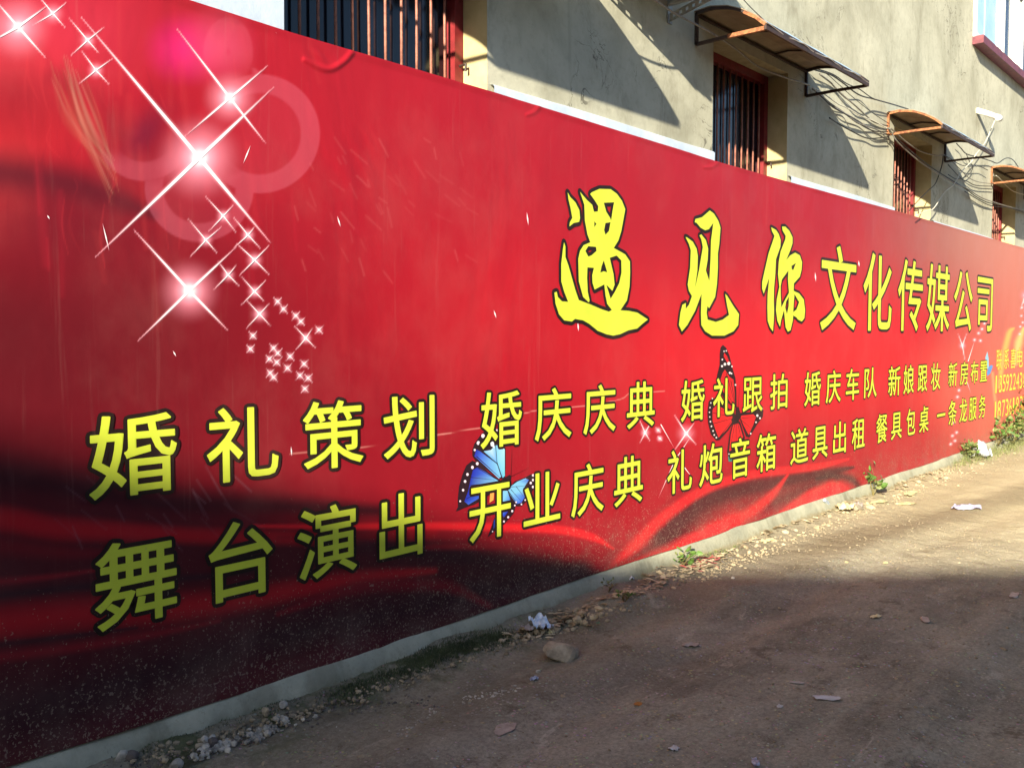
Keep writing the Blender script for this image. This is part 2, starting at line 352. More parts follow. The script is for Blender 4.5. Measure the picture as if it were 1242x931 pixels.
for (xa, xb, za, zb) in ((-4, 2.33, 2.895, 2.995), (3.63, 5.98, 2.84, 2.905), (7.255, 9.74, 2.84, 2.90), (11.02, 13.6, 2.82, 2.885), (14.9, 17.3, 2.82, 2.88)):
    n = max(6, int((xb - xa) / .12)); V = []; Fc = []
    for i in range(n + 1):
        x = xa + (xb - xa) * i / n; wv = .0022 * math.sin(x * 5) + rnd.uniform(-.0008, .0008); wz = .003 * math.sin(x * 3.1) + rnd.uniform(-.001, .001)
        V += [(x, D - .028 + wv * .4, za - .12), (x, D - .030 + wv, zb - .01 + wz), (x, D - .022, zb + wz), (x, D - .001, zb + .004 + wz)]
    for i in range(n):
        for k in range(3): Fc.append((i * 4 + k, i * 4 + 4 + k, i * 4 + 5 + k, i * 4 + 1 + k))
    setp(mesh('white_board', V, Fc, M['strip'], smooth=True), bld)
# upstairs window with blue-white plastic frame
uw = MB(); x0, x1, z0, z1 = UP; yf = D - .03
uw.box((x0 + .003, yf, z0), (x0 + .07, D + .12, z1)); uw.box((x1 - .07, yf, z0), (x1 - .003, D + .12, z1)); uw.box((x0 + .07, yf + .002, z1 - .07), (x1 - .07, D + .118, z1 - .003)); uw.box((x0 + .07, yf + .002, z0 + .003), (x1 - .07, D + .118, z0 + .07))
for xm in (13.55, 14.6, 15.7): uw.box((xm, yf + .003, z0 + .07), (xm + .08, D + .11, z1 - .07))
win = uw.build('window', M['pvc'], bld); win['label'] = 'upstairs window with white plastic frame and pale blue panel'
M['bluepanel'] = simple('pale_blue_panel', srgb(158, 196, 222), srgb(182, 214, 232), 3, .35, .05)
q = MB(); q.box((x0 + .07, D - .012, z0 + .07), (13.55, D + .03, z1 - .07)); q.box((12.95, D - .018, z0 + .07), (12.99, D - .012, z1 - .07)); o = q.build('blue_panel', M['bluepanel']); o.parent = win
for (xa, xb) in ((13.63, 14.6), (14.68, 15.7), (15.78, 16.93)):
    q = MB(); q.box((xa, D + .03, z0 + .07), (xb, D + .04, z1 - .07)); o = q.build('pane', M['glass']); o.parent = win
    q = MB(); q.box((xa + .35, D + .0, z0 + .07), (xa + .40, D + .028, z1 - .07)); o = q.build('mullion', M['pvc']); o.parent = win
M['sill'] = simple('maroon_sill_paint', srgb(92, 40, 52), srgb(130, 62, 70), 12, .5, .2)
q = MB(); q.box((x0 - .03, D - .13, z0 - .10), (x1 + .05, D - .002, z0 - .004)); setp(q.build('window_sill', M['sill']), bld)
q = MB(); q.box((12.3, D - .42, 6.86), (17.5, D - .002, 6.95)); setp(q.build('canopy_slab', M['plaster']), bld)

# ---------------------------------------------------------------- awnings
ARC = [(.0, 3.812), (.12, 3.820), (.25, 3.795), (.36, 3.747), (.45, 3.690), (.515, 3.632)]
AWN = [(2.2, 4.03, None), (5.74, 7.57, 'bowed sheet awning over the second barred window, rust patch on its near bracket'),  # the rust patch is sunlight painted on the bracket
       (9.55, 11.45, 'bowed sheet awning on an all rust orange bracket, its far corner below the white pipe'), (13.5, 15.35, 'farthest bowed awning at the right edge of the photo'), (17.3, 19.1, None)]
for ai, (a, b, lab) in enumerate(AWN):
    ys_ = np.array([p[0] for p in ARC]); zs_ = np.array([p[1] for p in ARC])
    w_ = empty('awning', (a, D, 3.6), lab or ('bowed sheet awning above the nearest window, beyond the top of the photo' if ai == 0 else 'bowed sheet awning beyond the right edge of the photo'), 'awning', 'bowed awnings above the barred windows')
    # sheet, two skins, slightly wavy lip
    n = 26; V = []; ext = ARC + [(.535, 3.612)]
    for i in range(n + 1):
        x = a - .015 + (b - a + .03) * i / n
        for k, (qq, z) in enumerate(ext):
            wav = (.006 * math.sin(i * .9 + ai) + rnd.uniform(-.003, .003)) * (k / len(ext)) ** 2
            V.append((x, D - qq - wav * .6, z + .014 + wav))
    top = len(V); V += [(x, y, z - .006) for x, y, z in V]; m_ = len(ext); Fc = []
    for i in range(n):
        for k in range(m_ - 1):
            Fc.append((i * m_ + k, i * m_ + k + 1, (i + 1) * m_ + k + 1, (i + 1) * m_ + k)); Fc.append(tuple(top + t for t in (i * m_ + k, (i + 1) * m_ + k, (i + 1) * m_ + k + 1, i * m_ + k + 1)))
        k = m_ - 1; Fc.append((i * m_ + k, top + i * m_ + k, top + (i + 1) * m_ + k, (i + 1) * m_ + k))
    for i in (0, n):
        for k in range(m_ - 1): Fc.append((i * m_ + k, top + i * m_ + k, top + i * m_ + k + 1, i * m_ + k + 1))
    setp(mesh('sheet', V, Fc, M['sheet']), w_)
    for k, xx in enumerate((a, b)):
        near = k == 0; r = .015
        q = MB(); q.tube([(xx, D - .012, 3.60), (xx, D - .012, 3.81)], r, 4, phase=.5); q.tube(spline([(xx, D - y - .01, z - .004) for y, z in ARC], 4), r, 4, phase=.5)
        q.tube([(xx, D - .01, 3.60), (xx, D - .26, 3.604), (xx, D - .515, 3.60)], r, 4, phase=.5)
        setp(q.build('bracket', M['rust'] if near and ai != 1 else M['darksteel_and_shade']), w_)  # same steel, rust colour painted for lit ends, dark for backlit ones
        if ai == 1 and near:
            q = MB(); q.tube([(xx, D - .25, 3.604), (xx, D - .515, 3.602)], .0185, 4, phase=.5); q.tube([(xx, D - y - .01, z - .006) for y, z in ARC[3:]], .018, 4, phase=.5)
            setp(q.build('sunlit_rust', M['rust']), w_)  # sunlit stretch of the bracket, light painted as rust colour
    q = MB(); q.box((a - .01, D - .532, 3.592), (b + .01, D - .516, 3.638)); setp(q.build('front_rail', M['darksteel_and_shade']), w_)
    q = MB(); q.tube([(a, D - .012, 3.80), (b, D - .012, 3.80)], .012, 4, phase=.5); setp(q.build('wall_rail', M['darksteel_and_shade']), w_)
    for fx in (.34, .67):
        xx = a + (b - a) * fx; q = MB(); q.tube([(xx, D - y - .005, z - .004) for y, z in ARC], .009, 4, phase=.5); setp(q.build('rib', M['darksteel_and_shade']), w_)

# ---------------------------------------------------------------- air conditioner on perforated brackets
ac = empty('air_conditioner', (5.0, D, 3.7), 'outdoor cooling unit on perforated brackets between the first two windows, only a bracket foot showing', 'air conditioner')
q = MB(); q.box((4.45, D - .46, 3.805), (5.42, D - .08, 4.42)); M['acwhite'] = simple('enamel_casing', srgb(206, 204, 194), srgb(222, 220, 210), 6, .45, .1); q.build('casing', M['acwhite'], ac)
q = MB(); q.tube([(5.12 + .22 * math.cos(t * math.pi / 10), D - .465, 4.1 + .22 * math.sin(t * math.pi / 10)) for t in range(21)], .006, 5); q.tube([(4.9, D - .465, 4.1), (5.34, D - .465, 4.1)], .005, 5); q.tube([(5.12, D - .465, 3.88), (5.12, D - .465, 4.32)], .005, 5); q.build('fan_guard', M['darksteel_and_shade'], ac)
for xb in (4.62, 5.37):
    # vertical leg, top arm and a broad perforated strut (holes are real gaps between short webs)
    q = MB(); q.box((xb, D - .008, 3.655), (xb + .055, D - .002, 3.80)); q.box((xb + .0, D - .47, 3.775), (xb + .045, D - .010, 3.802))
    for s in range(9):
        t0, t1 = s / 9, (s + .62) / 9
        for (aa, bb, wd) in ((t0, t1, 1), (t1, (s + 1) / 9, 0)):
            p0 = (D - .012 - .43 * aa, 3.66 + .10 * aa); p1 = (D - .012 - .43 * bb, 3.66 + .10 * bb)
            if wd: segs = ((0, .055),)
            else: segs = ((0, .017), (.038, .055))
            for (u0, u1) in segs:
                q.add([(xb + .01, p0[0], p0[1] + u0), (xb + .01, p1[0], p1[1] + u0), (xb + .01, p1[0], p1[1] + u1), (xb + .01, p0[0], p0[1] + u1),
                       (xb + .015, p0[0], p0[1] + u0), (xb + .015, p1[0], p1[1] + u0), (xb + .015, p1[0], p1[1] + u1), (xb + .015, p0[0], p0[1] + u1)],
                      [(0, 1, 2, 3), (7, 6, 5, 4), (0, 4, 5, 1), (3, 2, 6, 7), (0, 3, 7, 4), (1, 5, 6, 2)])
    q.build('bracket', M['galv'], ac)

# ---------------------------------------------------------------- white pipe stub
pp = MB(); p0 = W(1184, 134); p1 = W(1212, 143, .22); pp.tube([p0, (Vector(p0) + Vector(p1)) / 2 + Vector((0, 0, .004)), p1], .035, 12); pp.tube([Vector(p1) - Vector((.05, -.02, 0)), Vector(p1) + Vector((.01, -.01, -.01))], .042, 12)
tag(pp.build('pipe', M['pvc'], smooth=True), 'short white plastic pipe jutting from the cement wall under the upstairs window', 'pipe')

# ---------------------------------------------------------------- cables
def cable(pts, rad, mat, label, dep=.06, d0=None, group='loose cables strung along the wall'):
    n = len(pts); P = []
    for i, (a, b) in enumerate(pts):
        dd = dep if d0 is None else d0[0] + (d0[1] - d0[0]) * i / (n - 1)
        dd += .02 * math.sin(i * 2.1 + a); P.append(W(a, b, max(dd * .8, .015)))
    q = MB(); q.tube(spline(P, 5), rad * .78, 6); tag(q.build('cable', mat, smooth=True), label, 'cable', group)
K = M['cable']; KP = M['cable_pale']; KG = M['cable_grey']
cable([(700, -60), (760, -20), (795, 0.6), (816, 15), (840.5, 28), (871, 45), (894, 61), (918, 80), (946, 92), (982, 103.5)], .009, M['cable_grey'], 'thick grey cable sagging in front of the nearest awning in view', d0=(.30, .06))
cable([(880, -30), (902, 0), (925, 23), (950, 44), (985, 78), (1003, 90), (1018.3, 103.5), (1036.7, 120), (1060, 138.3), (1078, 150)], .004, K, 'thin straight black wire coming from the top edge past the second window awning')
cable([(994, 90), (1007.7, 100.6), (1011.6, 105), (1024, 117), (1036.7, 127.7), (1049.3, 139.3), (1060, 148), (1077, 153)], .009, KG, 'thick grey brown cable, steepest of those between the two middle awnings', .05)
cable([(985, 84), (1007.7, 91), (1020, 99), (1026, 103.5), (1036.7, 112), (1046.4, 117), (1060, 120.4), (1083, 126.8), (1101.6, 132.6)], .008, K, 'black cable ending on top of the rust orange awning', .10)
cable([(985, 82), (1009.6, 90), (1027, 101.6), (1042.5, 108.4), (1056, 118), (1066, 122), (1090, 129)], .006, K, 'second black cable crossing above the rust orange awning', .08)
cable([(985, 106), (995, 111), (1007.7, 120), (1017.4, 126.7), (1027, 131), (1044.5, 141), (1060, 147), (1080, 158)], .006, KP, 'pale cable looping between the two middle awnings', .06)
cable([(985, 108), (996, 116), (1007.7, 125.8), (1022, 135.4), (1030, 142), (1041.5, 150), (1060, 156), (1076, 163)], .008, KG, 'grey cable in the lower bundle left of the rust orange awning', .05)
cable([(988, 110), (993.6, 113.4), (1005, 124), (1019.6, 134.7), (1041, 146.5), (1060, 160), (1078, 164)], .007, KG, 'lower grey cable in the bundle left of the rust orange awning', .04)
cable([(990, 112), (998, 119), (1010, 130), (1026, 139), (1045, 152), (1060, 159), (1077, 160)], .007, K, 'black cable lying in the lower bundle left of the rust orange awning', .06)
cable([(1006, 143), (1015, 149), (1029, 157), (1048, 166.6), (1060, 168), (1078, 166)], .008, K, 'lowest sagging black cable left of the rust orange awning', .05)
cable([(1077, 155), (1082, 162), (1089.5, 173), (1111, 192.5), (1132.5, 207.5), (1158, 222.6), (1173, 229), (1190.5, 239.8), (1207.7, 246), (1222.8, 250.5), (1260, 260)], .009, KG, 'long grey cable running down across the third window to the right edge', .10)
cable([(1079, 156), (1083, 158), (1100, 173), (1117.4, 183.9), (1134.6, 188.6), (1145.4, 188)], .009, KG, 'thick cable sagging across the head of the third window', .12)
cable([(1078, 158), (1090, 170), (1108, 186), (1128, 202), (1150, 216), (1171, 229), (1184, 238.7), (1198, 245.6), (1212, 248.4), (1242, 256), (1270, 262)], .008, K, 'black cable of the long bundle crossing the third window', .07)
cable([(1144, 189), (1143, 197), (1141, 205.4), (1134.6, 222.6), (1126, 231), (1113, 244), (1102.4, 256)], .007, K, 'black cable hanging from the awning down to the sill of the third window', .05)
cable([(1209, 141), (1202, 157), (1194.8, 173), (1184, 187), (1177.6, 196.8), (1166.9, 207.5), (1156, 224.7), (1145.4, 233.3), (1132.5, 252.7), (1124, 256), (1111, 261.3)], .007, KP, 'white wire dropping from the white pipe to the third window', .10)
cable([(1145, 188), (1153.9, 193), (1164, 199.6), (1175.5, 202), (1188, 202), (1198, 206.5)], .006, K, 'black cable arching to the farthest awning, upper one', .06)
cable([(1147, 190), (1157, 198), (1167, 208), (1175.5, 216), (1188, 221), (1205, 223)], .006, KG, 'grey cable sagging to the farthest awning', .05)
cable([(1150, 200), (1165, 216), (1174, 220.5), (1184, 225), (1205, 226)], .007, K, 'black cable sagging lowest to the farthest awning', .05)
cable([(1160, 174), (1165.7, 180), (1172.7, 187), (1188, 191), (1202, 195.4), (1210, 198), (1220, 192), (1228.6, 194), (1237, 205), (1250, 216)], .008, K, 'black cable humped over the farthest awning', .07)
cable([(1170, 232), (1186, 242), (1200, 249), (1214, 251), (1224, 252), (1246, 259)], .007, K, 'lower black cable of the bundle under the farthest awning', .05)
cable([(1208, 213), (1212, 216), (1220, 224.7), (1228.6, 231.7), (1242, 236), (1262, 240)], .006, KP, 'pale cable curling across the farthest window', .08)
cable([(1172, 187), (1176, 196), (1180, 204), (1172, 214), (1160, 217), (1150, 212)], .006, K, 'short black cable loop beside the farthest awning', .05)

# ---------------------------------------------------------------- banner
ban = empty('banner', (6, D, .15), 'long red wedding company banner with yellow Chinese lettering and butterflies stretched along the wall', 'banner')
topx = [(-120, -105), (212, 0), (346, 42), (591, 113.4), (820, 183), (861, 196), (952, 221.6), (1081, 256), (1205, 291.5), (1260, 307)]
botx = [(-60, 944), (0, 927), (285, 838), (400, 803), (578, 740.6), (720, 692.5), (820, 661.6), (979, 608), (1127, 560), (1202, 533), (1260, 515)]
TP = np.array([W(*p) for p in topx]); BP = np.array([W(*p) for p in botx])
pxs = np.arange(-40, 1262, 1.45)
gx = np.array([W(p, 406 + 60)[0] for p in pxs]); gx = np.concatenate([[-1.5, -.6, 0, .5], gx[gx > .6], [16.8, 18, 20]]); gx = np.sort(gx)
NZ = 400; tz = np.linspace(0, 1, NZ)
ztop = np.interp(gx, TP[:, 0], TP[:, 2]); zbot = np.interp(gx, BP[:, 0], BP[:, 2]) + .004
BX = np.repeat(gx[:, None], NZ, 1); BZ = zbot[:, None] + (ztop - zbot)[:, None] * tz[None, :]
P = np.stack([BX, np.full_like(BX, D), BZ - H], -1) @ R          # to camera axes
PX = CX + F * P[..., 0] / P[..., 2]; PY = CY + F * P[..., 1] / P[..., 2]
far = BX > W(1241, 400)[0]; 
C = np.zeros(PX.shape + (3,))
def col3(c): return np.array(srgb(*c)[:3])
C[:] = col3((170, 22, 38))
def blend(mask, c): 
    global C
    C += (col3(c) - C) * mask[..., None]
def sst(a, b, v): t = np.clip((v - a) / (b - a), 0, 1); return t * t * (3 - 2 * t)
def ell(cx, cy, rx, ry, soft=1.0, rot=0):
    c, s = math.cos(rot), math.sin(rot); dx = PX - cx; dy = PY - cy; u = (dx * c + dy * s) / rx; v = (-dx * s + dy * c) / ry
    return np.clip(1 - sst(1 - soft, 1, np.sqrt(u * u + v * v)), 0, 1)
def stroke(pts, wid, soft=.6, taper=False, spl=True):
    pts = [tuple(p) for p in pts]
    if spl and len(pts) > 2: pts = [(p.x, p.y) for p in spline([(a, b, 0) for a, b in pts], 5)]
    xs_ = [p[0] for p in pts]; ys_ = [p[1] for p in pts]; wm = max(wid) if isinstance(wid, (list, tuple)) else wid
    bb = (PX > min(xs_) - wm) & (PX < max(xs_) + wm) & (PY > min(ys_) - wm) & (PY < max(ys_) + wm)
    m = np.zeros(PX.shape); x = PX[bb]; y = PY[bb]; best = np.zeros(x.shape); N = len(pts) - 1
    for i in range(N):
        (ax, ay), (bx, by) = pts[i], pts[i + 1]; dx, dy = bx - ax, by - ay; L = dx * dx + dy * dy + 1e-9
        t = np.clip(((x - ax) * dx + (y - ay) * dy) / L, 0, 1); dd = np.hypot(x - ax - t * dx, y - ay - t * dy)
        if isinstance(wid, (list, tuple)): tt = (i + t) / N; ww = np.interp(tt, np.linspace(0, 1, len(wid)), wid)
        else: ww = wid
        best = np.maximum(best, 1 - sst(1 - soft, 1, dd / np.maximum(ww, 1e-3)))
    m[bb] = best; return m
nse = fbm(BX * 1.1, BZ * 1.6, 1, 5)
# broad colour: print tones, a darker lower left, glare painted in to the right
blend(.90 * sst(620, -60, PX) * sst(150, 420, PY + nse * 20), (88, 14, 24))  # darker towards the lower left
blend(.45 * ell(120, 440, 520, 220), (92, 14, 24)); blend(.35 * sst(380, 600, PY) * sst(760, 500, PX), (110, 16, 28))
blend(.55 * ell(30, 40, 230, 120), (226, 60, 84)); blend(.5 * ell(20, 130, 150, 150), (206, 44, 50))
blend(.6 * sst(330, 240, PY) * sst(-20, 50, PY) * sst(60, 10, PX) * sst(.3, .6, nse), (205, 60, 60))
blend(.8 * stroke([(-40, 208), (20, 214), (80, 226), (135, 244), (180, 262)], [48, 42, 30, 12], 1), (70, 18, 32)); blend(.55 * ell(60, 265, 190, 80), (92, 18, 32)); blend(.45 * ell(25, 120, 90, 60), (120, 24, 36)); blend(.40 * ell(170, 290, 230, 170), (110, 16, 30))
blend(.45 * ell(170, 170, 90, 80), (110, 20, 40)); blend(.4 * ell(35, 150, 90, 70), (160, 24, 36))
blend(.85 * ell(215, 62, 55, 52), (224, 30, 112)); blend(.6 * ell(255, 60, 60, 60), (228, 70, 110))
blend(.75 * ell(860, 430, 240, 160), (226, 34, 44)); blend(.55 * ell(1040, 420, 200, 150), (236, 44, 48))  # brighter red to the right, sun glare put into the colour
blend(.5 * ell(640, 380, 300, 180), (200, 26, 38))
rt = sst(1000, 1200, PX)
blend(.85 * rt * sst(400, 290, PY), (158, 112, 98)); blend(.75 * sst(1100, 1245, PX), (214, 128, 108)); blend(.5 * ell(1180, 470, 110, 90), (240, 110, 92))  # haze and flare at the right end painted into the sheet colour
# vertical drape lines, upper left
for k in range(60):
    x = rnd.uniform(0, 420); y = rnd.uniform(0, 300); L = rnd.uniform(30, 130)
    blend(rnd.uniform(.04, .11) * stroke([(x, y), (x + rnd.uniform(0, 16), y + L)], rnd.uniform(3, 10), 1), rnd.choice([(225, 70, 70), (120, 20, 34), (215, 40, 60)]))
for k in range(46):
    x = rnd.uniform(0, 330); y = rnd.uniform(60, 250); L = rnd.uniform(25, 80); m_ = (225, 60, 66) if k % 2 else (104, 14, 34)
    blend(rnd.uniform(.05, .15) * stroke([(x, y), (x + rnd.uniform(-6, 10), y + L * .5), (x + rnd.uniform(-4, 14), y + L)], [.8, rnd.uniform(2, 4.5), .8], 1), m_)
blend(.42 * ell(170, 162, 58, 26, 1, -.85), (84, 14, 48))
blend(.30 * stroke([(60, 96), (110, 120), (140, 165)], [20, 26, 16], 1), (120, 24, 36))
# brown scuff
for k in range(26):
    x = rnd.uniform(-18, 26); blend(rnd.uniform(.06, .22) * stroke([(72 + x, 70 + rnd.uniform(0, 30)), (92 + x + rnd.uniform(-6, 6), 150), (130 + x * .3, 245 + rnd.uniform(-55, 10))], [1, rnd.uniform(1.5, 7), 1], 1), rnd.choice([(196, 120, 96), (120, 70, 50), (214, 150, 130)]))
# petals
pm = np.zeros(PX.shape)
def annul(cx, cy, ro, ri, y=1.0, rot=0, clip=None):
    global pm
    d = np.hypot(PX - cx, (PY - cy) / y); m = sst(ro + 1.5, ro - 1.5, d) * (.22 + .78 * sst(ri - 2, ri + 2, d))
    if clip is not None: m = m * clip
    pm = np.maximum(pm, m)
annul(308, 164, 73, 50, .98, clip=np.clip(sst(262, 300, PX) + sst(205, 225, PY), 0, 1) * sst(245, 275, PX))
annul(285, 112, 34, 20, .9, clip=sst(296, 304, PX) * sst(105, 92, PY))
annul(235, 228, 66, 44, 1.0, clip=sst(196, 232, PY))
annul(168, 158, 60, 38, 1.05, clip=sst(178, 205, PY) * sst(225, 195, PX) * .9)
annul(270, 66, 30, 3, 1.4, clip=sst(105, 60, PY) * .5)
blend(.19 * pm, (240, 120, 144))
# satin folds along the foot (printed artwork)
DKM, BLK, RED, BRT = (80, 18, 28), (52, 28, 36), (186, 20, 30), (240, 34, 44)
band = lambda pts, w_, c, a=1, s=.8: blend(a * stroke(pts, w_, s), c)
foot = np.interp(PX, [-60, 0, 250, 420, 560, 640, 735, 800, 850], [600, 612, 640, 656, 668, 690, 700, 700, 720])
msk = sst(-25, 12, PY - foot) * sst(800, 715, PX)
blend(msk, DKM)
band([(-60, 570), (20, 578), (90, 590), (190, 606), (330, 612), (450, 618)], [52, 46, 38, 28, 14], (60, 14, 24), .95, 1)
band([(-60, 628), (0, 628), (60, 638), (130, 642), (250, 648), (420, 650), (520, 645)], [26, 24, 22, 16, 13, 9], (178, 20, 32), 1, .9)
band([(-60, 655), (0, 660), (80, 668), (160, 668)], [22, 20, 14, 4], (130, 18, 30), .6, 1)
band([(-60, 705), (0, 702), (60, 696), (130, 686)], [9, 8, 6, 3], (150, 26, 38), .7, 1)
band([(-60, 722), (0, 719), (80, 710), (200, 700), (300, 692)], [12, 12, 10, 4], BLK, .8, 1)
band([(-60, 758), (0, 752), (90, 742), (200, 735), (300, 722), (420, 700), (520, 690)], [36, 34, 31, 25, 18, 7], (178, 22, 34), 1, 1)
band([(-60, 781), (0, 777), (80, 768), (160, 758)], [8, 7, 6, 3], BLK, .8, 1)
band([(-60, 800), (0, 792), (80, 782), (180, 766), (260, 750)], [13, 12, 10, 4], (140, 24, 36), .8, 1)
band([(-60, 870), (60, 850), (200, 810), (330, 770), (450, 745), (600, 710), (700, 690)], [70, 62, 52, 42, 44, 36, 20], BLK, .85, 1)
band([(330, 742), (420, 712), (480, 706), (540, 710), (585, 732)], [5, 14, 15, 13, 6], (128, 20, 34), .85, 1)
band([(430, 655), (520, 668), (600, 676), (680, 690), (720, 700)], [24, 26, 26, 24, 10], BLK, .75, 1)
band([(470, 664), (560, 661), (640, 664), (685, 678)], [5, 7, 7, 3], (150, 24, 38), .7, 1)
band([(300, 636), (400, 637), (500, 636), (600, 638), (670, 641), (712, 650), (738, 664)], [3, 6, 7, 8, 8, 7, 2], BRT, .95, .8)
band([(330, 650), (450, 649), (560, 648), (660, 652)], [4, 7, 8, 5], (140, 20, 32), .6, 1)
# swirl at the right
band([(800, 650), (840, 612), (880, 596), (940, 584), (1000, 572), (1030, 566)], [34, 32, 26, 18, 10, 3], BLK, .85, .9)
band([(900, 620), (940, 606), (975, 590), (1010, 580)], [18, 17, 14, 6], BLK, .7, 1)
band([(728, 696), (762, 662), (800, 625), (850, 592), (905, 575), (953, 569), (986, 565), (1024, 556)], [10, 12, 11, 9, 8, 7, 6, 2], BRT, .95, .9)
band([(735, 690), (775, 668), (812, 648), (850, 640)], [8, 9, 7, 3], DKM, .7, 1)
band([(740, 694), (800, 672), (850, 645), (900, 622), (930, 600), (950, 575)], [14, 16, 14, 12, 8, 2], BRT, .9, 1)
band([(985, 580), (1010, 576), (1030, 582), (1036, 596), (1032, 612)], [4, 8, 9, 6, 3], BLK, .85, 1)
band([(935, 628), (975, 604), (1005, 592), (1022, 598)], [7, 12, 14, 8], (238, 40, 50), .95, .8)
# big pale soft glow at the far end and golden candles
band([(1208, 470), (1212, 440), (1220, 405), (1226, 398)], [3, 6, 6, 2], (246, 190, 100), .8, 1); band([(1228, 440), (1232, 415), (1238, 398)], [5, 8, 3], (252, 214, 130), .8, 1)
band([(1200, 452), (1204, 490), (1212, 520)], [3, 3, 2], (240, 180, 120), .6, 1)
WHT = (255, 250, 252)
RAYS = []
def star(cx, cy, ends, wid=2.0, core=4.0, glow=0, ga=.7, gc=(255, 150, 170)):
    if glow: blend(ga * ell(cx, cy, glow, glow) ** 1.4, gc)
    for (x, y) in ends:
        blend(.5 * stroke([(cx, cy), (x, y)], [wid * 1.3, .8], 1, spl=False), (255, 190, 205)); RAYS.append((cx, cy, x, y, wid * (.5 if wid > 2.2 else .38)))
    kk = 2.1 if core > 6 else 1.7; blend((.75 if core > 6 else .5) * ell(cx, cy, core * kk, core * kk) ** 1.3, (255, 196, 214)); cr_ = core if core > 6 else core * .72; blend(ell(cx, cy, cr_, cr_, .9), WHT)
star(235, 193, [(92, 24), (321, 295), (109, 313), (325, 108)], 4.6, 14, 62, .95)
star(272, 121, [(208, 38), (315, 175), (218, 167), (318, 82)], 2.8, 9, 40, .9)
star(16, 36, [(-12, 4), (50, 74), (-20, 56), (52, 10)], 3.2, 9, 50, .9)
star(58, 20, [(40, -2), (73, 37), (34, 34), (75, 6)], 2, 5, 18)
star(100, 52, [(78, 26), (114, 68), (80, 70), (120, 36)], 2, 5, 14); star(110, 88, [(92, 64), (126, 105), (90, 104), (130, 74)], 2, 5, 14)
star(223, 353, [(156, 280), (270, 401), (160, 414), (280, 300)], 3.4, 11, 46, .85)
star(264, 263, [(243, 240), (279, 282), (246, 282), (276, 250)], 1.8, 4.5, 12); star(243, 292, [(222, 267), (256, 307), (224, 312), (262, 276)], 1.8, 4.5, 12)
star(294, 286, [(276, 264), (309, 302), (276, 302), (302, 276)], 1.8, 4.5, 12); star(302, 316, [(280, 296), (320, 334), (284, 334), (320, 298)], 2, 5, 14)
star(270, 334, [(258, 318), (284, 348), (252, 352), (280, 322)], 1.8, 4.5, 12); star(302, 354, [(286, 336), (314, 366), (286, 370), (316, 340)], 1.8, 4.5, 12)
star(308, 381, [(292, 364), (321, 395), (292, 398), (320, 368)], 1.8, 5, 14); star(364, 410, [(350, 395), (376, 422), (352, 424), (372, 398)], 1.6, 4.5, 10)
for (x, y) in ((300, 407), (297, 423), (330, 366), (337, 375), (352, 383), (358, 390), (380, 400), (325, 422), (330, 428), (320, 435), (329, 439), (345, 432), (342, 446), (321, 452), (325, 457), (362, 441), (357, 455), (367, 458), (363, 471)):
    star(x, y, [(x - 5, y - 5), (x + 5, y + 5), (x - 5, y + 5), (x + 5, y - 5)], 1.0, 3.2, 7, .5)
star(776, 524, [(769, 508), (782, 534), (770, 536), (784, 510)], 1.4, 3.6, 9); star(792, 521, [(789, 518), (795, 524)], 1, 2.6, 6); star(794, 531, [(791, 528), (797, 534)], 1, 2.6, 6)
star(826, 525, [(812, 503), (838, 538), (812, 545), (836, 512)], 1.8, 4.5, 16)
RAYS += [(795, 514, 811, 542, .55), (812, 558, 792, 603, .6), (812, 558, 836, 522, .5), (824, 566, 834, 579, .5)]
star(1163, 419, [(1158, 405), (1166, 436), (1168, 405)], 1.0, 2.6, 7)
RAYS += [(1170, 438, 1179, 410, .45), (1166, 455, 1174, 478, .4)]
for (x, y) in ((1178, 412), (1183, 404), (1185, 413), (1187, 399), (1190, 392), (1159, 473), (1157, 481), (1153, 512), (1156, 524), (1151, 528), (1154, 534), (1149, 538)): star(x, y, [], 1, 1.9, 4, .5)
for (x, y) in ((1236, 373), (1239, 367), (1235, 383), (1240, 377), (1237, 391), (1234, 396), (1233, 405)): star(x, y, [], 1, 1.6, 3, .5)
star(1240, 358, [(1234, 375), (1246, 330)], 1.4, 3, 10)
# pale nicks in the print
for (x0, y0, x1, y1) in ((118, 272, 126, 305), (297, 178, 288, 200), (203, 425, 207, 432), (346, 540, 347, 552), (402, 263, 406, 276), (632, 258, 634, 274), (592, 376, 595, 386), (326, 36, 328, 43), (51, 262, 54, 267), (694, 390, 695, 402), (983, 330, 984, 342), (1036, 316, 1037, 324)):
    RAYS += [((x0 + x1) / 2, (y0 + y1) / 2, x0, y0, .75), ((x0 + x1) / 2, (y0 + y1) / 2, x1, y1, .75)]
for k in range(46):
    x = rnd.uniform(340, 560); y = rnd.uniform(150, 330); L = rnd.uniform(8, 26); a = rnd.uniform(.4, 1.4); blend(rnd.uniform(.05, .13) * stroke([(x, y), (x + L * math.cos(a), y + L * math.sin(a))], 1.9, 1), (240, 130, 130))
for k in range(22):
    x = rnd.uniform(60, 300); y = rnd.uniform(560, 640); L = rnd.uniform(15, 50); a = rnd.uniform(.5, 1.2); blend(rnd.uniform(.1, .3) * stroke([(x, y), (x + L * math.cos(a), y + L * math.sin(a))], 1.9, 1), (150, 110, 120))
blend(.5 * stroke([(520, 527), (590, 515), (625, 502), (660, 494), (700, 492), (745, 484), (760, 476), (800, 474)], .9, .8), (240, 160, 150))
blend(.45 * stroke([(345, 549), (400, 544), (450, 540), (490, 534), (540, 524)], .9, .8), (230, 150, 140))
C = np.clip(C, 0, 1)
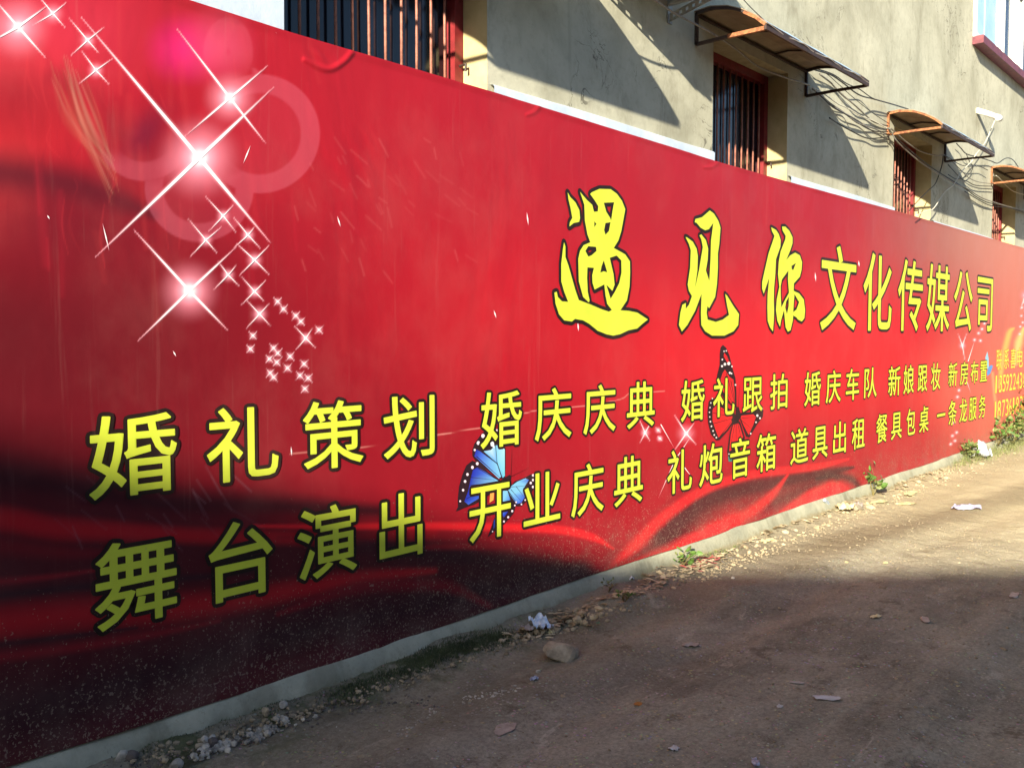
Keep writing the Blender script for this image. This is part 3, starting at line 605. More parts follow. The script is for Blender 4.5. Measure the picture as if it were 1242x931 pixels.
# cloth relief: gentle waves, a hanging fold near the first window, slack scallops along the hems
Y = .010 + .0014 * (fbm(BX * 2.2, BZ * 2.2, 6, 3) - .5)
Y = Y + .005 * stroke([(419, 67), (410, 77), (394, 86), (378, 83), (362, 75)], [6, 6, 6, 4], 1)
Y = Y + .003 * stroke([(650, 126), (642, 137), (632, 141)], [5, 5, 3], 1) + .003 * stroke([(866, 196), (858, 203), (848, 204)], [4, 4, 2], 1)
Y = Y + .002 * ell(380, 72, 30, 14) * np.sin((PX - PY) * .35)
Y = Y + .006 * ell(430, 200, 130, 70) * (fbm(BX * 9 + BZ * 7, BZ * 3, 3, 3) - .45)
lowb = sst(.035, 0, (tz[None, :] * np.ones_like(BX)) * 1.0); Y = Y + lowb * .020 * (fbm(BX * 2.5, BX * 0, 4, 3))
Y = Y + sst(.985, 1, tz)[None, :] * .006 * (fbm(BX * 5, BX * 0 + 2, 5, 3))
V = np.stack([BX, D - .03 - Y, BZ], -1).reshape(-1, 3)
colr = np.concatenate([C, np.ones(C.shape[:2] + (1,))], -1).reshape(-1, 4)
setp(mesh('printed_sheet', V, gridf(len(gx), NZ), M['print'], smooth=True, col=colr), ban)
V = []; Fc = []; Cc = []
for i, (ax, ay, bx, by, w0) in enumerate(RAYS):
    d = np.array([bx - ax, by - ay], float); L = np.hypot(*d); n = np.array([-d[1], d[0]]) / L; k = len(V); yy = D - .0405 - (i % 50) * 1.5e-5
    for t, ww, c in ((0, w0, (255, 250, 252)), (.5, w0 * .62, (255, 228, 234)), (1, w0 * .12, (236, 120, 136))):
        for sg in (1, -1):
            p = W(ax + d[0] * t + n[0] * ww * sg, ay + d[1] * t + n[1] * ww * sg); V.append((p[0], yy, p[2])); Cc.append(srgb(*c))
    Fc += [(k, k + 1, k + 3, k + 2), (k + 2, k + 3, k + 5, k + 4)]
tag(setp(mesh('star_rays', V, Fc, M['print'], col=Cc), ban), kind='stuff')
YB = D - .0425; YY1 = D - .0438                     # dark outline and yellow fill, each a hair proud of the cloth
# white hem showing under the top edge at wall gaps comes from the white boards

_gc = {}
def glyph(ch):
    if ch in _gc: return _gc[ch]
    c = bpy.data.curves.new('glyph', 'FONT'); c.body = ch; c.size = 1; c.resolution_u = 3
    o = bpy.data.objects.new('glyph', c); COL.objects.link(o); bpy.context.view_layer.update()
    ev = o.evaluated_get(bpy.context.evaluated_depsgraph_get()); me = ev.to_mesh()
    v = np.array([(p.co.x, p.co.y) for p in me.vertices]); f = [tuple(p.vertices) for p in me.polygons]; ev.to_mesh_clear()
    bpy.data.objects.remove(o); bpy.data.curves.remove(c)
    # weld, then boundary edges
    key = {}; idx = []; nv = []
    for p in v:
        k = (round(p[0], 5), round(p[1], 5))
        if k not in key: key[k] = len(nv); nv.append(p)
        idx.append(key[k])
    f = [tuple(idx[i] for i in q) for q in f]; f = [q for q in f if len(set(q)) == len(q)]; cnt = {}
    for q in f:
        for a, b in zip(q, q[1:] + q[:1]): e = (min(a, b), max(a, b)); cnt[e] = cnt.get(e, 0) + 1
    _gc[ch] = (np.array(nv), f, [e for e, n in cnt.items() if n == 1]); return _gc[ch]
def ribbons(v2, edges, r, xr=None):
    """dark outline: a quad and round ends along every edge; v2 in wall metres"""
    V = []; Fc = []; j = 0; pts = set()
    for a, b in edges:
        p, q = v2[a], v2[b]; d = q - p; L = np.hypot(*d)
        if L < 1e-6: continue
        n = np.array([-d[1], d[0]]) / L * r; y = YB + (j % 40) * 1.2e-5; j += 1; k = len(V)
        V += [(p[0] + n[0], y, p[1] + n[1]), (p[0] - n[0], y, p[1] - n[1]), (q[0] - n[0], y, q[1] - n[1]), (q[0] + n[0], y, q[1] + n[1])]; Fc.append((k, k + 1, k + 2, k + 3)); pts |= {a, b}
    for a in pts:
        p = v2[a]; y = YB + (j % 40) * 1.2e-5 + 6e-6; j += 1; k = len(V)
        V += [(p[0] + r * math.cos(t * math.pi / 4), y, p[1] + r * math.sin(t * math.pi / 4)) for t in range(8)]; Fc.append(tuple(range(k, k + 8)))
    return V, Fc
def put_char(v2, faces, edges, r, fill='yellow', line='ink', boldk=.2):
    bold = r * boldk
    V, Fc = ribbons(v2, edges, bold, 8) if bold else ([], []); k = len(V); V = [(a, b - (YB - YY1) , c) for a, b, c in V]
    ch = setp(mesh('character', V + [(p[0], YY1 - 1e-5, p[1]) for p in v2], Fc + [tuple(i + k for i in q) for q in faces], M[fill]), ban)
    if r > 0:
        r = r + bold
        V, Fc = ribbons(v2, edges, r); V2 = [(p[0], YB + 6e-4, p[1]) for p in v2]; k = len(V)
        o = mesh('outline', V + V2, Fc + [tuple(i + k for i in q) for q in faces], M[line]); o.parent = ch
        o.matrix_parent_inverse = Matrix()
    return ch
def group(text, spans, ref, top, bot, rk=.05, fill='yellow', line='ink'):
    nv, f, e = glyph(text[ref]); zt = W(*top)[2]; zb = W(*bot)[2]; y0, y1 = nv[:, 1].min(), nv[:, 1].max(); em = (zt - zb) / (y1 - y0); base = zb - em * y0
    xm = (top[0] + bot[0]) / 2; ym = (top[1] + bot[1]) / 2
    for ch, (xl, xr) in zip(text, spans):
        nv, f, e = glyph(ch); yy = lambda x: 406 + (ym - 406) * (1592 - x) / (1592 - xm)
        a = W(xl, yy(xl))[0]; b = W(xr, yy(xr))[0]; g0, g1 = nv[:, 0].min(), nv[:, 0].max()
        v2 = np.stack([a + (nv[:, 0] - g0) / (g1 - g0) * (b - a), base + em * nv[:, 1]], 1)
        put_char(v2, f, e, rk * em, fill, line)
group('婚礼策划', [(101.7, 206.7), (244.4, 329.5), (361, 432.3), (458.5, 519)], 0, (193.7, 499.8), (115, 603), .05)
group('婚庆庆典', [(576, 625.3), (642, 685.6), (701, 739.3), (753.8, 787)], 0, (618.9, 473.6), (580.3, 542.8), .045)
group('婚礼跟拍', [(819.6, 847.8), (858.7, 884.3), (895, 918.5), (928.3, 948.9)], 0, (844.6, 460.2), (821, 510.9), .045)
group('婚庆车队', [(970, 989.6), (996.3, 1014), (1020.7, 1036.3), (1043, 1058)], 0, (987, 450.4), (971.7, 492.2), .045)
group('新娘跟妆', [(1072.4, 1086.8), (1091, 1103.3), (1108.4, 1119.6), (1124.5, 1135.8)], 0, (1085.6, 443.5), (1084.3, 478.7), .04)
group('新房布置', [(1145.8, 1156.4), (1160, 1169.5), (1172.9, 1181.9), (1184.5, 1193)], 0, (1155.9, 439.3), (1153.6, 467.6), .04)
group('舞台演出', [(109, 206.3), (247, 322.5), (354.2, 424.6), (453.3, 504.4)], 0, (133, 657), (117, 762), .05)
group('开业庆典', [(562.6, 611.8), (628.3, 672), (686.2, 724.9), (738.4, 772.6)], 2, (708.5, 561.3), (688, 626), .045)
group('礼炮音箱', [(803, 832.4), (842, 869.8), (879.6, 903), (911.7, 934.6)], 1, (859.6, 537), (844.3, 589), .045)
group('道具出租', [(953, 974.3), (980, 998), (1005.2, 1020.4), (1028, 1043.3)], 3, (1040, 506.5), (1030, 544.6), .045)
group('餐具包桌', [(1057.6, 1070.9), (1076, 1088.5), (1094.5, 1105), (1110.3, 1121.3)], 0, (1069.3, 500.9), (1061, 536.7), .04)
group('一条龙服务', [(1131.9, 1141.6), (1145.7, 1155.5), (1159.2, 1168.5), (1170.9, 1179.9), (1183, 1190.9)], 1, (1150.6, 485.4), (1147.3, 515.5), .04)
group('文化传媒公司', [(990, 1032.8), (1042, 1076.2), (1084.3, 1113.9), (1119.3, 1147), (1152.7, 1174.9), (1181, 1199.4)], 0, (1011, 299), (1029, 400), .03)
group('联系喜电', [(1204.3, 1210.8), (1213.9, 1219.7), (1221.6, 1228), (1229.3, 1236.6)], 0, (1206, 424), (1206, 448.6), .025, 'pale_yellow', 'orange_ink')
group('135922438', [(1203.2, 1204.8), (1207.7, 1211.3), (1212, 1215.5), (1216, 1219.5), (1220.3, 1223.8), (1224.6, 1228), (1228.6, 1232), (1232.8, 1236), (1237, 1240.5)], 1, (1209.5, 454.5), (1209.5, 475.5), .02, 'pale_yellow', 'orange_ink')
group('187361837', [(1202.2, 1203.8), (1205.6, 1209.8), (1211.3, 1214.8), (1215.7, 1219), (1219.8, 1223), (1224.4, 1226), (1228, 1231.6), (1233, 1236.3), (1237, 1240)], 1, (1207.5, 485.5), (1207.5, 506.5), .02, 'pale_yellow', 'orange_ink')

def poly_char(loops, ox, oy, s, r):
    L3 = [[Vector((x, y, 0)) for x, y in lp] for lp in loops]
    tri = tessellate_polygon(L3); flat = [p for lp in loops for p in lp]
    v2 = np.array([W(ox + x / s, oy + y / s)[[0, 2]] for x, y in flat]); e = []; k = 0
    for lp in loops: e += [(k + i, k + (i + 1) % len(lp)) for i in range(len(lp))]; k += len(lp)
    put_char(v2, tri, e, r, boldk=0)
poly_char([[(125, 68), (140, 95), (170, 125), (193, 170), (197, 215), (192, 238), (160, 245), (135, 265), (138, 240), (152, 215), (142, 160), (130, 110)]], 655, 220, 4.777, .022)
poly_char([[(197, 65), (235, 110), (268, 140), (278, 180), (300, 178), (303, 148), (285, 118), (256, 78), (265, 68), (310, 48), (375, 50), (410, 75), (440, 115), (460, 165), (450, 220), (437, 290), (420, 345), (393, 388), (430, 408), (460, 425), (487, 465), (488, 530), (485, 610), (470, 690), (432, 747), (480, 750), (530, 760), (592, 800), (560, 825), (530, 852), (480, 862), (430, 885), (390, 893), (350, 885), (300, 865), (250, 825), (215, 805), (168, 797), (150, 812), (105, 805), (75, 770), (55, 710), (48, 645), (62, 640), (68, 670), (92, 695), (128, 698), (105, 640), (88, 580), (88, 480), (97, 400), (104, 355), (112, 380), (112, 440), (130, 490), (150, 560), (170, 630), (190, 688), (255, 712), (320, 740), (365, 755), (382, 745), (355, 710), (345, 660), (338, 598), (282, 628), (270, 590), (268, 545), (278, 503), (240, 500), (238, 560), (242, 640), (253, 690), (248, 702), (215, 670), (190, 580), (187, 450), (197, 405), (218, 372), (257, 356), (240, 310), (225, 230), (222, 140)],
           [(335, 128), (395, 125), (385, 180), (378, 230), (372, 215), (350, 180)], [(345, 245), (374, 240), (365, 290), (345, 312), (337, 285)], [(280, 235), (292, 250), (280, 268)],
           [(228, 405), (245, 378), (290, 382), (293, 405), (265, 430), (245, 438)], [(335, 460), (350, 510), (355, 528), (335, 522), (315, 530), (322, 495)], [(370, 445), (410, 432), (437, 460), (438, 530), (425, 590), (400, 640), (375, 680), (350, 600), (385, 635), (398, 600), (392, 540), (378, 480)]], 655, 220, 4.777, .022)
poly_char([[(235, 85), (262, 105), (290, 150), (305, 195), (300, 260), (297, 300), (288, 360), (288, 450), (282, 560), (270, 640), (232, 712), (220, 700), (215, 740), (222, 785), (275, 800), (320, 785), (360, 755), (345, 680), (335, 620), (350, 635), (390, 700), (425, 750), (420, 820), (390, 860), (330, 888), (250, 888), (205, 860), (180, 820), (178, 740), (182, 620), (140, 730), (90, 820), (55, 862), (35, 820), (45, 740), (58, 690), (80, 678), (80, 715), (100, 690), (120, 635), (100, 600), (92, 560), (108, 450), (112, 340), (100, 300), (78, 255), (88, 258), (125, 285), (150, 330), (158, 380), (155, 470), (140, 580), (165, 470), (190, 320), (180, 270), (168, 245), (180, 238), (210, 275), (225, 330), (222, 400), (210, 470), (232, 535), (240, 400), (243, 280), (258, 165), (230, 205), (205, 212), (175, 195), (150, 165), (138, 160), (142, 140), (185, 128)]], 810, 240, 5.32, .022)
poly_char([[(118, 100), (155, 120), (175, 150), (190, 195), (188, 245), (155, 340), (150, 440), (140, 560), (138, 650), (140, 720), (138, 800), (132, 880), (110, 850), (92, 800), (90, 700), (92, 600), (103, 480), (75, 560), (62, 598), (50, 560), (50, 510), (70, 420), (100, 290), (125, 220), (143, 165), (125, 130)]], 910, 260, 6.2, .022)
poly_char([[(200, 95), (225, 95), (255, 125), (280, 175), (280, 220), (262, 275), (232, 345), (262, 310), (300, 290), (335, 310), (352, 360), (348, 420), (335, 470), (290, 520), (288, 575), (300, 582), (330, 595), (365, 640), (375, 720), (370, 780), (350, 805), (320, 790), (310, 775), (285, 760), (282, 800), (265, 870), (245, 882), (228, 850), (222, 790), (215, 720), (195, 790), (185, 845), (165, 800), (155, 720), (160, 640), (180, 545), (170, 450), (175, 360), (190, 280), (225, 190), (228, 165), (205, 125)],
           [(272, 390), (305, 368), (285, 420), (275, 415)], [(200, 490), (248, 425), (245, 490), (253, 590), (225, 640), (195, 700), (190, 600), (190, 540)], [(252, 620), (250, 690), (238, 750), (225, 700), (232, 655)], [(295, 600), (330, 660), (310, 715), (285, 735), (290, 650)]], 910, 260, 6.2, .022)

# printed butterflies: flat ink shapes laid one over the other
def butterfly(layers, ox, oy, s, y0, label):
    V = []; Fc = []; Cc = []; y = y0
    for (pts, cols) in layers:
        k = len(V); n = len(pts)
        if not isinstance(cols[0], tuple): cols = [cols] * n
        V += [(W(ox + a / s, oy + b / s)[0], y, W(ox + a / s, oy + b / s)[2]) for a, b in pts]; Cc += [srgb(*cols[i % len(cols)]) for i in range(n)]
        for t in tessellate_polygon([[Vector((a, b, 0)) for a, b in pts]]): Fc.append(tuple(i + k for i in t))
        y -= 2.2e-5
    o = mesh('butterfly', V, Fc, M['print'], col=Cc); o['label'] = label; setp(o, ban)
def dot(x, y, r, c=(250, 225, 240)): return ([(x + r * math.cos(t * math.pi / 4), y + r * 1.15 * math.sin(t * math.pi / 4)) for t in range(8)], c)
def vein(x0, y0, x1, y1, w_=3, c=(36, 22, 60)):
    d = np.array([x1 - x0, y1 - y0], float); n = np.array([-d[1], d[0]]) / np.hypot(*d) * w_ / 2
    return ([(x0 + n[0], y0 + n[1]), (x0 - n[0], y0 - n[1]), (x1 - n[0] * .4, y1 - n[1] * .4), (x1 + n[0] * .4, y1 + n[1] * .4)], c)
DK = (44, 24, 34); B1 = (60, 100, 214); B2 = (130, 196, 236); B3 = (36, 48, 170)
blue = [([(235, 90), (210, 120), (175, 170), (160, 215), (160, 260), (185, 300), (250, 350), (360, 430), (405, 430), (410, 330), (410, 200), (360, 150), (345, 60), (300, 40)], DK),
 ([(160, 295), (115, 330), (85, 400), (60, 490), (50, 580), (52, 640), (35, 675), (120, 640), (180, 620), (260, 570), (330, 520), (370, 440), (280, 380), (215, 315)], DK),
 ([(380, 520), (385, 600), (320, 740), (300, 800), (275, 870), (330, 820), (400, 770), (470, 690), (490, 620), (430, 520)], DK),
 ([(445, 490), (480, 450), (560, 420), (605, 395), (632, 430), (625, 500), (575, 590), (530, 635), (495, 638), (440, 560), (425, 510)], DK),
 ([(245, 225), (300, 215), (335, 180), (345, 312)], [B2, (190, 220, 245), B2, (90, 160, 225)]),
 ([(338, 180), (348, 305), (388, 425), (405, 410), (405, 210), (375, 182)], [B2, B2, (100, 180, 225), (120, 205, 225), (170, 220, 240), B2]),
 ([(190, 212), (175, 262), (205, 287), (360, 430), (377, 415), (347, 322), (236, 232)], [B3, B3, B1, B2, B2, B2, B1]),
 ([(165, 365), (150, 420), (130, 520), (100, 600), (130, 625), (230, 565), (330, 500), (362, 450), (260, 380), (200, 345)], [B3, B3, B3, B3, B1, B1, B2, B2, B1, B3]),
 ([(447, 490), (500, 452), (560, 427), (587, 440), (560, 480), (545, 520), (560, 562), (530, 610), (495, 620), (442, 545), (427, 515)], [B2, B2, B2, B1, B2, B2, B1, B1, B1, B2, B2]),
 ([(390, 520), (425, 520), (450, 600), (440, 660), (400, 720), (385, 700), (387, 600)], [B2, B2, B1, B3, B3, B1, B2]), ([(322, 745), (345, 700), (350, 760), (318, 810)], (40, 60, 150)),
 ([(295, 535), (325, 530), (320, 590), (290, 610)], (235, 160, 80)), ([(375, 440), (440, 400), (455, 412), (440, 485), (380, 522)], DK),
 ([(296, 160), (322, 148), (327, 200), (300, 185)], (240, 240, 252)), vein(190, 262, 370, 425, 7), vein(215, 220, 350, 320, 7), vein(335, 185, 347, 320, 4), vein(347, 320, 388, 425, 4),
 vein(150, 420, 330, 440, 4), vein(140, 480, 320, 460, 4), vein(115, 580, 320, 480, 4), vein(200, 350, 340, 435, 5), vein(425, 515, 505, 625, 6), vein(450, 510, 530, 600, 4), vein(440, 492, 560, 485, 4), vein(490, 488, 545, 560, 4),
 vein(450, 410, 458, 205, 3, (70, 20, 30)), vein(455, 412, 585, 350, 3, (70, 20, 30))]
for a in ((240, 110, 14), (205, 163, 13), (178, 215, 8), (345, 68, 8), (160, 345, 11), (197, 317, 11), (123, 398, 10), (105, 450, 10), (90, 515, 9), (68, 598, 7), (618, 405, 9), (618, 440, 9), (600, 462, 9), (617, 492, 9), (558, 590, 6), (530, 622, 6), (490, 606, 6), (480, 630, 6), (460, 672, 8), (430, 718, 8), (398, 750, 7), (312, 825, 5)): blue.append(dot(*a))
butterfly(blue, 540, 510, 6.208, D - .0415, 'printed blue butterfly with white spotted wing edges')
RD = (220, 36, 40); RK = (46, 26, 30)
redb = [([(190, 50), (215, 72), (240, 130), (262, 220), (285, 300), (292, 400), (294, 520), (270, 520), (200, 460), (140, 350), (145, 280), (165, 200), (165, 120), (172, 70)], RK),
 ([(112, 445), (82, 475), (72, 560), (78, 640), (98, 720), (140, 768), (167, 762), (232, 690), (285, 610), (280, 560), (200, 500)], RK),
 ([(265, 630), (240, 720), (222, 850), (235, 925), (270, 920), (340, 800), (357, 745), (322, 630), (300, 610)], RK), ([(320, 560), (420, 552), (470, 515), (497, 540), (492, 590), (450, 645), (390, 745), (365, 737), (330, 640), (315, 600)], RK),
 ([(205, 235), (240, 290), (270, 310), (278, 400), (282, 505), (252, 490), (192, 400), (172, 310), (188, 262)], RD), ([(200, 108), (225, 140), (240, 180), (222, 182), (196, 135)], RD),
 ([(130, 490), (112, 540), (112, 620), (132, 680), (157, 745), (215, 690), (265, 620), (260, 570), (180, 520)], RD), ([(270, 640), (250, 720), (238, 850), (300, 800), (343, 740), (315, 650), (298, 625)], RD),
 ([(330, 580), (420, 570), (440, 590), (420, 650), (385, 725), (350, 660), (325, 600)], RD), ([(285, 515), (310, 515), (327, 580), (300, 640), (265, 650), (252, 610), (285, 570)], RK),
 vein(215, 260, 285, 510, 5, RK), vein(250, 320, 288, 510, 5, RK), vein(185, 340, 280, 520, 5, RK), vein(115, 560, 270, 590, 5, RK), vein(120, 640, 265, 600, 5, RK), vein(150, 520, 270, 585, 4, RK), vein(165, 740, 265, 610, 5, RK), vein(280, 640, 250, 800, 4, RK), vein(290, 640, 290, 800, 4, RK), vein(300, 630, 330, 760, 4, RK), vein(330, 600, 440, 590, 4, RK), vein(325, 610, 410, 680, 4, RK), vein(220, 112, 232, 180, 3, RK), vein(305, 520, 318, 350, 2.5, (90, 20, 26)),
 ([(228, 885), (262, 890), (258, 925), (232, 925)], (60, 130, 120))]
for a in ((205, 195, 10), (234, 190, 12), (215, 95, 5), (198, 98, 5), (185, 160, 6), (183, 210, 8), (258, 212, 6), (242, 260, 8), (255, 265, 6), (285, 350, 6), (110, 452, 5), (98, 485, 5), (92, 520, 5), (88, 555, 5), (90, 590, 5), (95, 625, 6), (103, 660, 6), (115, 695, 6), (124, 725, 6), (140, 745, 6), (487, 530, 6), (450, 580, 9), (470, 600, 7), (440, 630, 6), (400, 715, 6), (235, 868, 5)): redb.append(dot(*a, (240, 222, 222)))
butterfly(redb, 840, 410, 6.21, D - .0415, 'printed red and black butterfly')
butterfly([([(0, 22), (8, 0), (13, 28), (14, 60), (8, 70), (2, 50)], (150, 200, 225)), ([(12, 62), (22, 52), (30, 56), (20, 84), (8, 96), (6, 82)], (90, 150, 220))], 1191, 426, 3.2, D - .0415, 'small printed blue butterfly near the far end')

# ---------------------------------------------------------------- things lying on the ground
def blob_mesh(r, seed, sq=(1, 1, .7), sub=1, rough=.25):
    bm = bmesh.new(); bmesh.ops.create_icosphere(bm, subdivisions=sub, radius=r); rr = random.Random(seed)
    for v in bm.verts:
        k = 1 + rr.uniform(-rough, rough); v.co = Vector((v.co.x * sq[0] * k, v.co.y * sq[1] * k, v.co.z * sq[2] * k))
    V = [tuple(v.co) for v in bm.verts]; Fc = [tuple(v.index for v in f.verts) for f in bm.faces]; bm.free(); return V, Fc
def stone(px, py, w_, sq, mat, label, seed, sink=.4, sub=3, rough=.05, group=None, name='stone', rot=0):
    V, Fc = blob_mesh(w_ / 2, seed, (1, 1, 1), sub, 0); p = GP(px, py); rr = random.Random(seed); ax = [unit([rr.gauss(0, 1) for _ in range(3)]) for _ in range(7)]; th = [rr.uniform(.45, .85) for _ in ax]
    out = []
    for v in V:
        n = unit(v); s = 1 + .10 * (float(vnoise(np.array(n[0] * 3 + seed), np.array(n[1] * 3 + n[2] * 2), seed)) - .5)
        q = np.array(n) * s
        for a, t in zip(ax, th):
            d = q @ a
            if d > t: q = q - a * (d - t)
        q = q * w_ / 2 * np.array(sq); c, s_ = math.cos(rot), math.sin(rot); out.append((p[0] + q[0] * c - q[1] * s_, p[1] + q[0] * s_ + q[1] * c, p[2] + q[2] + w_ / 2 * sq[2] * (1 - 2 * sink)))
    return tag(mesh(name, out, Fc, mat, smooth=False), label, 'stone', group)
stone(677, 797, .23, (1.0, .85, .55), M['stone'], 'large flat brown stone half sunk in the shaded dirt', 5, .33)
stone(653, 815, .030, (1, .9, .7), M['gravel'], 'small grey pebble just below the large flat stone', 4, .3, 2)
stone(647, 822, .026, (1, .9, .7), M['darkstone'], 'small dark pebble beside the foil scrap', 6, .3, 2)
stone(343, 857, .045, (1, .8, .8), M['gravel'], 'round pale stone alone at the foot of the concrete', 8, .25, 2)
stone(382, 870, .030, (1, .8, .7), M['gravel'], 'small pale stone right of the gravel heap', 9, .25, 2)
stone(322, 866, .045, (.8, .7, 1.1), M['stone'], 'brown clod against the footing behind the gravel', 10, .25, 2)
stone(147, 921, .07, (1, .8, .7), M['gravel'], 'pale broken rock at the lower left by the concrete foot', 11, .3, 2)
stone(159, 919, .06, (1, .8, .8), M['darkstone'], 'dark blue grey rock at the lower left beside a pale one', 12, .3, 2)
stone(213, 930, .06, (1, .8, .8), M['gravel'], 'grey stone cut by the bottom edge of the photo', 13, .3, 2)
stone(244, 905, .05, (1, .8, .6), M['stone'], 'brown stone at the left end of the gravel heap', 14, .3, 2)
stone(258, 902, .055, (1, .8, .7), M['darkstone'], 'dark purplish stone among the pale gravel', 15, .3, 2)
stone(713, 700, .03, (1, .8, .7), M['gravel'], 'tiny pebble beside the shade edge', 16, .3, 2)
stone(889, 701, .028, (1, .9, .6), M['gravel'], 'pale pebble on bare soil right of the dry leaves', 17, .3, 2)
stone(1040, 617, .14, (1, .7, .5), M['stone'], 'yellowish lump of rubble next to the green sprig by the footing', 19, .35)
def scatter(name, n, fn, size, mat, label, seed, flat=.7, lift=.15, cat=None):
    rr = random.Random(seed); base = [blob_mesh(1, seed + k, (1, .8, flat), 1, .22) for k in range(5)]; V = []; Fc = []
    for _ in range(n):
        px, py = fn(rr); p = GP(px, py) if py is not None else np.array([px[0], px[1], float(gh(px[0], px[1]))]); s = rr.uniform(*size) * (.6 + .8 * rr.random() ** 2); a = rr.uniform(0, 6.28); v, f = base[rr.randrange(5)]; k = len(V); c, s_ = math.cos(a), math.sin(a)
        V += [(p[0] + s * (x * c - y * s_), p[1] + s * (x * s_ + y * c), p[2] + s * z + s * lift) for x, y, z in v]; Fc += [tuple(i + k for i in q) for q in f]
    return tag(mesh(name, V, Fc, mat), label, kind='stuff')
def along(pts, spread):
    def f(rr):
        t = rr.random() * (len(pts) - 1); i = min(int(t), len(pts) - 2); u = t - i; a, b = pts[i], pts[i + 1]
        return a[0] + (b[0] - a[0]) * u + rr.gauss(0, spread), a[1] + (b[1] - a[1]) * u + rr.gauss(0, spread * .45)
    return f
def box_area(x0, x1, y0, y1): return lambda rr: ((rr.uniform(x0, x1), rr.uniform(y0, y1)), None)
scatter('gravel', 130, along([(245, 918), (262, 905), (285, 897), (305, 893), (318, 888), (338, 876), (350, 868)], 8), (.008, .019), M['gravel'], 'heap of pale gravel at the foot of the wall, lower left', 21)
scatter('gravel', 260, along([(140, 925), (250, 915), (350, 872), (430, 856), (520, 850)], 12), (.003, .009), M['darkstone'], 'fine dark grit strewn along the footing, lower left', 22)
scatter('pebbles', 420, along([(850, 703), (880, 690), (915, 675), (950, 662), (985, 645), (1020, 632), (1060, 612), (1100, 597), (1150, 580), (1235, 552)], 6), (.004, .014), M['pebble'], 'row of pale pebbles in the sunlit dirt', 23, .5)
scatter('pebbles', 130, along([(480, 893), (510, 870), (560, 850), (600, 840), (625, 835)], 6), (.003, .009), M['gravel'], 'pale grit line across the shaded dirt', 29, .4)
scatter('soil_crumbs', 3800, box_area(1.6, 8.5, -.4, 3.15), (.0025, .008), M['crumb'], 'soil crumbs scattered over the lane', 24)
scatter('pale_grit', 800, box_area(1.8, 10, -.2, 3.1), (.0015, .0045), M['gravel'], 'pale grit scattered over the lane', 25, .6)
scatter('soil_clods', 260, box_area(1.8, 8, -.2, 3.1), (.008, .020), M['crumb'], 'larger soil clods half trodden into the lane', 26, .5, -.1)
scatter('rubble', 220, along([(620, 775), (680, 758), (740, 735), (800, 706), (860, 685), (930, 655), (1000, 632), (1080, 602), (1160, 570), (1240, 548)], 9), (.010, .030), M['pebble'], 'broken rubble lying along the footing', 27, .7, .0)
scatter('soil_clods', 900, along([(150, 925), (300, 885), (450, 838), (620, 782), (740, 742), (830, 700), (1000, 640), (1240, 555)], 10), (.004, .014), M['crumb'], 'soil clods banked along the footing', 28, .7, .0)
# dry leaves and scraps along the foot of the wall
def flakes(name, n, fn, size, mat, label, seed):
    rr = random.Random(seed); V = []; Fc = []
    for _ in range(n):
        p = GP(*fn(rr)); s = rr.uniform(*size); a = rr.uniform(0, 6.28); t = rr.uniform(-.5, .6); c, s_ = math.cos(a), math.sin(a); k = len(V); zz = rr.uniform(.003, .018)
        for x, y, z in ((-1, 0, 0), (-.3, .45, .25), (.5, .35, .2), (1, 0, .1), (.4, -.4, .3), (-.4, -.45, .15), (0, 0, 0)):
            z2 = z * .5 + x * t * .35; V.append((p[0] + s * (x * c - y * s_), p[1] + s * (x * s_ + y * c), p[2] + zz + s * z2))
        Fc += [(k + i, k + (i + 1) % 6, k + 6) for i in range(6)]
    return tag(mesh(name, V, Fc, mat), label, kind='stuff')
flakes('leaf_litter', 260, along([(625, 772), (660, 765), (700, 745), (740, 728), (770, 718), (800, 700)], 9), (.010, .032), M['litter'], 'dry pale leaf litter along the footing in the shade', 31)
flakes('leaf_litter', 260, along([(800, 700), (840, 690), (868, 684), (885, 660), (900, 655), (930, 645)], 7), (.012, .034), M['litter'], 'dry pale leaves where the sun reaches the footing', 32)
flakes('leaf_litter', 420, along([(880, 660), (925, 645), (960, 632), (1000, 622), (1060, 596), (1100, 585), (1160, 562), (1190, 556)], 6), (.014, .045), M['litter'], 'sunlit scraps and dry leaves at the far footing', 33)
M['pinklitter'] = simple('faded_red_paper', srgb(170, 60, 62), srgb(206, 130, 120), 14, .8, .2)
flakes('red_paper_bits', 34, along([(840, 690), (852, 684), (868, 680), (845, 693)], 6), (.012, .034), M['pinklitter'], 'torn faded red paper bits below the small green weed', 34)
